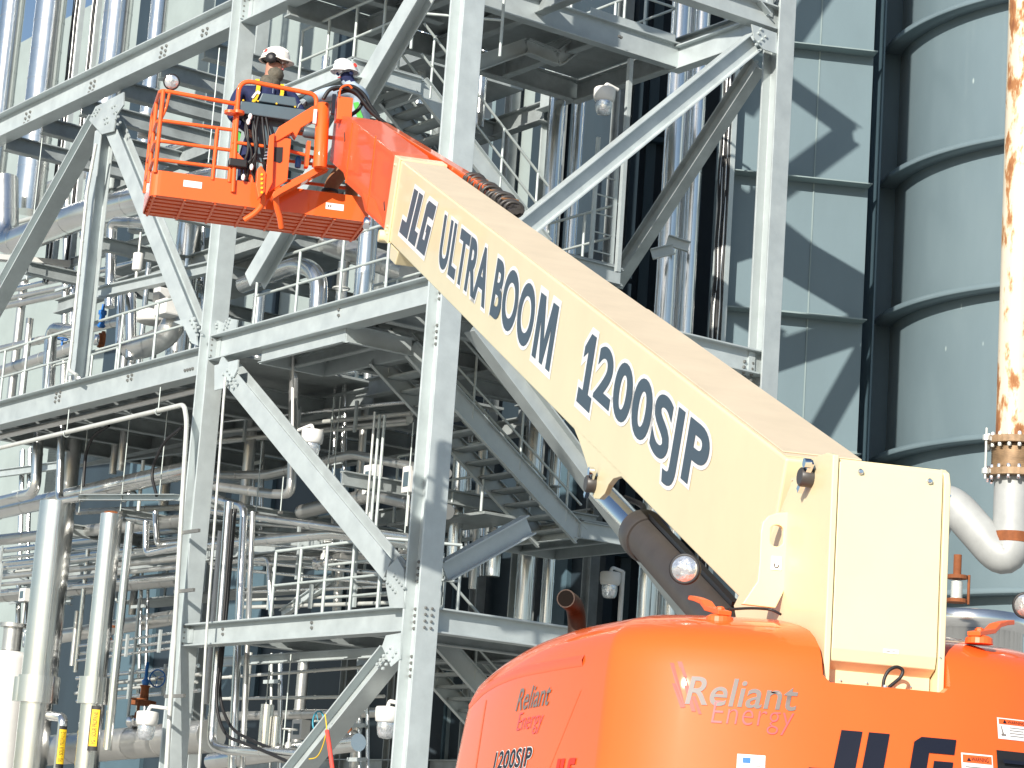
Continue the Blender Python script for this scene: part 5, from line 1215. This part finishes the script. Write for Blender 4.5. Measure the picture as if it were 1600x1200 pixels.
# -- arms between the boom nose and the basket
jb = BNR - .26
def plate(pts, b_, th, nm, m=orange, bv_=.006): return MB().prism([kB(x, y, b_) for x, y in pts], EB * th).build(nm, m, lift, bv_)
jib = plate([(428, 212), (436, 198), (488, 166), (498, 163), (499, 183), (486, 190), (470, 200), (463, 214), (458, 206), (436, 219), (428, 222)], jb, .16, 'upper_arm')
plate([(425, 305), (428, 299), (498, 258), (508, 252), (512, 262), (470, 286), (440, 302), (428, 310)], jb - .05, .2, 'lower_arm')
MB().prism([kB(x, y, jb - .02) for x, y in ((454, 282), (494, 262), (514, 264), (460, 288))], EB * .16).build('arm_underside', orange2, jib)
bpl = MB().prism([kB(x, y, jb + .02) for x, y in ((427, 212), (455, 217), (449, 282), (421, 300), (424, 260))], EB * .03).build('mount_plate', orange, lift, .006)
MB().prism([kB(x, y, jb + .018) for x, y in ((429, 230), (442, 230), (441, 252), (437, 255), (428, 252))], EB * -.004).build('mount_window', black, bpl)
MB().prism([kB(x, y, jb - .04) for x, y in ((421, 212), (429, 208), (426, 285), (416, 305), (413, 300))], EB * .03).build('mount_flange', orange, bpl, .005)
MB().prism([kB(x, y, jb - .06) for x, y in ((402, 264), (408, 258), (416, 270), (414, 300), (404, 310), (400, 290))], EB * .12).build('mount_foot', orange, bpl, .01)
m = MB(); m.bolts([kB(409, 273 + i * 7, jb - .06) for i in range(5)], -EB, .016, .014); m.build('mount_bolt', yellow, bpl)
p1 = kB(505, 163, jb - .1); p0_ = kB(500, 262, jb - .1); MB().lathe(p0_, (p1 - p0_), [(.075, 0), (.075, (p1 - p0_).length), (.06, (p1 - p0_).length + .01)], 24).build('rotator', orange, lift)
MB().box(kB(492, 182, jb - .16), ER, EB, ZZ, .018, .01, .08).build('rotator_plate', whitel, lift)
MB().lathe(kB(474, 206, jb + .05), (kB(497, 210, jb) - kB(474, 206, jb)), [(.05, 0), (.06, .02), (.06, .15)], 16).build('jib_cylinder', slate, lift)
for pts in (((411, 303), (412, 318), (400, 333), (382, 344)), ((431, 306), (432, 322), (438, 342), (440, 356))):
    MB().tube(fillet([kB(x, y, jb + .02 + .05 * i) for i, (x, y) in enumerate(pts)], .15), .034, 10).build('guard_tube', orange, lift)
for (xa, ya), (xb, yb) in (((482, 222), (478, 262)), ((494, 236), (491, 260))): MB().bar(kB(xa, ya, jb + .1), kB(xb, yb, jb + .1), .05, .02).build('stay', orange, lift)
MB().lathe(kB(465, 262, jb + .3), ZZ, [(.03, 0), (.034, .01), (.034, .11), (.02, .13)], 12).build('spray_can', blue, basket)
plate([(528, 150), (552, 153), (549, 188), (526, 186)], 15.6, .16, 'nose_bracket')
for i, pts in enumerate((((505, 155), (515, 138), (535, 136), (556, 142), (572, 165), (585, 180), (605, 195)), ((528, 146), (545, 140), (562, 150), (575, 172), (598, 190)), ((520, 140), (548, 132), (568, 145), (578, 165), (592, 183)), ((536, 140), (560, 140), (568, 158), (560, 172), (548, 180)))):
    MB().tube(fillet([kB(x, y, 15.75 + .05 * i) for x, y in pts], .15), .022, 8).build('hydraulic_hose', black, lift)
MB().tube(fillet([kB(x, y, 15.6) for x, y in ((530, 152), (532, 136), (545, 132), (550, 138))], .06), .012, 8).build('hose_guide', orange, lift)
MB().box(kB(521, 163, 15.62), ER, EB, ZZ, .02, .02, .11).build('limit_switch', navyl, lift)
p = kB(268, 128, BNR + .02); work_lamp(p, CAM - p, .09, basket)
# ================================================================== PEOPLE
def skinned(name, nodes, edges, mats, pick, parent, sub=2):
    """nodes: (point, radius); one continuous surface grown round the joined nodes"""
    me = bpy.data.meshes.new(name); me.from_pydata([p for p, _ in nodes], edges, [])
    o = bpy.data.objects.new(name, me); COL.objects.link(o)
    o.modifiers.new('skin', 'SKIN'); o.modifiers['skin'].use_smooth_shade = True
    for i, (p, r) in enumerate(nodes): me.skin_vertices[0].data[i].radius = (r, r) if not isinstance(r, tuple) else r; me.skin_vertices[0].data[i].use_root = (i == 0)
    s_ = o.modifiers.new('sub', 'SUBSURF'); s_.levels = sub; s_.render_levels = sub
    dg = bpy.context.evaluated_depsgraph_get(); m2 = bpy.data.meshes.new_from_object(o.evaluated_get(dg))
    o.modifiers.clear(); o.data = m2; m2.materials.clear()
    for m in mats: m2.materials.append(m)
    for p in m2.polygons: p.material_index = pick(p.center); p.use_smooth = True
    own(o, parent); return o
def hand(parent, wrist, d, palm_n, m):
    """a mitten of palm plus five bent digits"""
    d = d.normalized(); sd = d.cross(palm_n).normalized(); b = MB()
    b.tube([wrist, wrist + d * .05, wrist + d * .09], [.032, .043, .038], 10)
    for i, L in enumerate((.072, .082, .076, .058)):
        o = wrist + d * .085 + sd * (.03 - .02 * i); b.tube([o, o + d * L * .5 + palm_n * .012, o + d * L * .75 + palm_n * .045], [.0105, .0095, .008], 6)
    o = wrist + d * .03 + sd * .04; b.tube([o, o + (d + sd).normalized() * .04, o + (d + sd * .4).normalized() * .07 + palm_n * .02], [.013, .011, .009], 6)
    return b.build('hand', m, parent)
def helmet(parent, c, fwd, upv, r, m=hatm):
    sd = fwd.cross(upv).normalized(); b = MB(); n = 24; rows = 9; vs = []
    for i in range(rows + 1):
        a = math.pi / 2 * i / rows
        for k in range(n):
            t = 2 * math.pi * k / n; rr = math.cos(a)
            vs.append(c + fwd * (math.cos(t) * rr * r * 1.16) + sd * (math.sin(t) * rr * r * .98) + upv * (math.sin(a) * r * .98))
    b.add(vs, [(i * n + k, i * n + (k + 1) % n, (i + 1) * n + (k + 1) % n, (i + 1) * n + k) for i in range(rows) for k in range(n)], True)
    # brim, longer at the front
    vs = []
    for ro, dz in ((.99, .0), (1.10, -.012), (1.10, -.022), (.96, -.012)):
        for k in range(n):
            t = 2 * math.pi * k / n; ext = 1 + (.20 * max(math.cos(t), 0) ** 2 if ro > 1.05 else 0)
            vs.append(c + fwd * (math.cos(t) * r * 1.16 * ro * ext) + sd * (math.sin(t) * r * .98 * ro) + upv * (dz - (.02 if ro > 1.05 and math.cos(t) > .3 else 0)))
    b.add(vs, [(i * n + k, i * n + (k + 1) % n, (i + 1) * n + (k + 1) % n, (i + 1) * n + k) for i in range(3) for k in range(n)], True)
    for k in (-.35, 0, .35): b.tube([c + (fwd * math.cos(a) * 1.16 * r + upv * math.sin(a) * .98 * r) * 1.005 + sd * (k * r * .5) for a in [R_(35 + 10 * j) for j in range(12)]], .008, 6)
    return b.build('hard_hat', m, parent)
def face_bits(parent, c, fwd, upv, r, m):
    sd = fwd.cross(upv).normalized(); b = MB()
    b.tube([c + fwd * r * .88 + upv * r * .12, c + fwd * r * 1.14 - upv * r * .16, c + fwd * r * .9 - upv * r * .26], [.010, .017, .012], 8); b.build('nose', m, parent)
    for k in (-1, 1):
        e = MB(); e.lathe(c + fwd * r * .84 + sd * (k * r * .36) + upv * r * .10, fwd, [(.013, -.004), (.012, .004), (.004, .009)], 10); e.build('eye', whitel, parent)
        e = MB(); e.lathe(c + sd * (k * r * .86) - fwd * r * .05, sd * k, [(.012, 0), (.028, .006), (.024, .016), (.008, .014)], 10); e.build('ear', m, parent)
    MB().box(c + fwd * r * .9 - upv * r * .48, fwd, sd, upv, .008, .024, .004).build('mouth', pinkl, parent)
def cl(p, d, r, n, m, nm, parent, **k): return MB().lathe(p, d, n, 18).build(nm, m, parent)

# ---- worker at the console, torso towards the camera, head turned to the right
b0 = 16.66
hc = kB(429, 101, b0); f1 = (ER * .95 - EB * .30).normalized(); u1 = (ZZ + f1 * .06).normalized()
ft = kB(398, 338, b0); ft.z = ZF + .05
pw = thing('person', ft, 'worker in navy coveralls, yellow harness and white helmet with black earmuffs', 'person')
px = lambda x, y, b: kB(x, y, b)
pel = px(404, 228, b0 + .02); che = px(416, 160, b0); nek = px(422, 126, b0); 
kn = lambda dx, db: V((pel.x, pel.y, ZF + .55)) + ER * dx + EB * db
an = lambda dx, db: V((pel.x, pel.y, ZF + .13)) + ER * dx + EB * db
shr = px(375, 141, b0 - .03); shl = px(455, 148, b0 + .02); elr = px(360, 180, b0 - .1); wrr = px(388, 205, b0 - .28); ell = px(474, 186, b0 - .06); wrl = px(452, 176, b0 - .26)
N = [(pel, (.165, .13)), (pel.lerp(che, .5), (.165, .13)), (che, (.19, .14)), (nek - ZZ * .02, .075), (hc - u1 * .06, (.085, .10)), (hc + u1 * .04, (.10, .115)),
     (shr, .085), (elr, .062), (wrr, .040), (shl, .085), (ell, .062), (wrl, .040),
     (pel + ER * -.12 - ZZ * .08, .105), (kn(-.14, -.05), .075), (an(-.15, .02), .055), (pel + ER * .12 - ZZ * .08, .105), (kn(.16, -.02), .075), (an(.17, .04), .055),
     (an(-.15, .02) - EB * .16 - ZZ * .05, .045), (an(.17, .04) - EB * .16 - ZZ * .05, .045)]
Ed = [(0, 1), (1, 2), (2, 3), (3, 4), (4, 5), (2, 6), (6, 7), (7, 8), (2, 9), (9, 10), (10, 11), (0, 12), (12, 13), (13, 14), (0, 15), (15, 16), (16, 17), (14, 18), (17, 19)]
zsk = (nek + ZZ * .03).z
body = skinned('body', N, Ed, [navy, skin, black], lambda c: 1 if c.z > zsk - .0 else (2 if c.z < ZF + .17 else 0), pw)
hand(pw, wrr, (wrr - elr), -ZZ, skin); hand(pw, wrl, (wrl - ell), -ZZ, skin)
face_bits(body, hc, f1, u1, .115, skin)
hat = helmet(pw, hc + u1 * .06, f1, u1, .145)
sd1 = f1.cross(u1).normalized(); near1 = sd1 if sd1.dot(CAM - hc) > 0 else -sd1
em = MB(); em.lathe(hc + near1 * .115 + u1 * .035 - f1 * .02, near1, [(.03, -.02), (.062, 0), (.066, .02), (.05, .045), (.02, .052)], 20); em.build('ear_muff', black, hat)
em = MB(); em.lathe(hc - near1 * .115 + u1 * .035 - f1 * .02, -near1, [(.03, -.02), (.062, 0), (.066, .02), (.05, .045), (.02, .052)], 20); em.build('ear_muff', black, hat)
MB().tube([hc + u1 * .05 - f1 * (.15 * math.cos(a)) + near1 * (.15 * math.sin(a)) for a in [R_(-85 + 17 * k) for k in range(11)]], .014, 8).build('muff_band', black, hat)
MB().lathe(hc + u1 * .12 - f1 * .10 + near1 * .075, (near1 - f1 + u1 * .4), [(.035, 0), (.035, .012), (.02, .018)], 12).build('red_badge', redrope, hat)
MB().lathe(hc + u1 * .045 + f1 * .075 + near1 * .095, (near1 + f1 * .3), [(.02, 0), (.028, .012), (.02, .02)], 12).build('visor_clip', black, hat)
MB().lathe(nek - ZZ * .035, (hc - nek), [(.11, -.05), (.122, .0), (.115, .035), (.10, .06), (.085, .07)], 24).build('scarf', scarfm, pw)
MB().lathe(nek + f1 * .035 + ZZ * .03, (u1 * .6 + f1 * .2), [(.08, -.02), (.10, .03), (.095, .08), (.06, .12)], 20).build('scarf_fold', scarfm, pw)
hb_ = (f1 * -1)
def strap(pts, w, m, nm, parent): 
    q = [kB(x, y, b) for x, y, b in pts]; b = MB()
    for a, c in zip(q, q[1:]): b.bar(a, c, w, .006, EB)
    return b.build(nm, m, parent)
hs = strap([(402, 124, b0 - .10), (404, 134, b0 - .155), (402, 147, b0 - .17), (396, 160, b0 - .165)], .022, yellow, 'harness_strap', pw)
strap([(441, 132, b0 - .10), (441, 144, b0 - .145), (438, 158, b0 - .15)], .020, yellow, 'harness_strap', pw)
strap([(401, 143, b0 - .18), (406, 146, b0 - .18)], .016, whitel, 'harness_buckle', hs); strap([(401, 144, b0 - .18), (394, 153, b0 - .18)], .012, whitel, 'harness_buckle', hs)
MB().tube([kB(427, 134, b0 - .15), kB(426, 146, b0 - .165)], .007, 6).build('zip', chrome, pw)
strap([(373, 205, b0 - .08), (369, 225, b0 - .1), (368, 240, b0 - .1)], .03, greenm, 'tool_strap', pw)
# ---- worker behind the boom nose, facing left
b0 = 16.98
hc = kB(541, 117, b0); f2 = (-ER * .93 - EB * .36).normalized(); u2 = (ZZ * .97 + f2 * .22).normalized()
pel = kB(560, 232, b0 + .05); ft = V((pel.x, pel.y, ZF + .05))
p2 = thing('person', ft, 'worker in a pale blue shirt and tan trousers, white helmet, bent behind the boom nose', 'person')
che = kB(562, 165, b0); nek = kB(551, 138, b0); shr = kB(552, 143, b0 - .14); shl = kB(572, 152, b0 + .12); elr = kB(511, 146, b0 - .26); wrr = kB(479, 158, b0 - .34); ell = kB(548, 176, b0 + .3); wrl = kB(525, 178, b0 + .32)
kn = lambda dx, db: V((pel.x, pel.y, ZF + .56)) + ER * dx + EB * db
an = lambda dx, db: V((pel.x, pel.y, ZF + .13)) + ER * dx + EB * db
N = [(pel, (.13, .16)), (pel.lerp(che, .5), (.135, .165)), (che, (.145, .19)), (nek, .075), (hc - u2 * .06, (.075, .085)), (hc + u2 * .04, (.10, .085)),
     (shr, .10), (elr, .085), (wrr, .065), (shl, .08), (ell, .06), (wrl, .04),
     (pel - EB * .12 - ZZ * .08, .105), (kn(-.30, -.12), .09), (an(-.27, -.12), .075), (pel + EB * .12 - ZZ * .08, .105), (kn(-.02, .14), .078), (an(.02, .14), .06), (an(-.27, -.12) - ER * .12 - ZZ * .05, .046), (an(.02, .14) - ER * .16 - ZZ * .05, .046)]
zsk2, zbelt = (hc - u2 * .09).z, pel.z + .06
body = skinned('body', N, Ed, [lblue, navy, tan, black], lambda c: 3 if c.z < ZF + .2 else 2 if c.z < zbelt else (1 if c.z > zsk2 and (c - hc).length < .17 else 0), p2)
hand(p2, wrr, (wrr - elr), -ZZ, glove); MB().tube([wrr - (wrr - elr).normalized() * .06, wrr + (wrr - elr).normalized() * .03], [.07, .055], 12).build('glove_cuff', slate, p2); hand(p2, wrl, (wrl - ell), -ZZ, glove)
face_bits(body, hc, f2, u2, .112, navy)
sd2 = f2.cross(u2).normalized()
MB().box(hc + f2 * .10 + u2 * .015, f2, sd2, u2, .015, .06, .022).build('safety_glasses', whitel, p2, .008)
hat = helmet(p2, hc + u2 * .05, f2, u2, .13, whitel)
near2 = sd2 if sd2.dot(CAM - hc) > 0 else -sd2
MB().lathe(hc + u2 * .10 + near2 * .118 - f2 * .06, near2 + u2 * .35 - f2 * .3, [(.026, 0), (.026, .006)], 14).build('helmet_badge', redrope, hat)
MB().lathe(nek - ZZ * .03, (hc - nek), [(.10, -.03), (.105, .02), (.08, .06)], 20).build('collar', lblue, p2)
strap([(556, 160, b0 - .2), (560, 176, b0 - .2), (564, 186, b0 - .2)], .03, greenm, 'harness_strap', p2)
k_ = kn(-.30, -.12); MB().lathe(k_ - ZZ * .10, ZZ, [(.094, 0), (.098, .015), (.094, .03)], 18).build('knee_strap', black, p2)
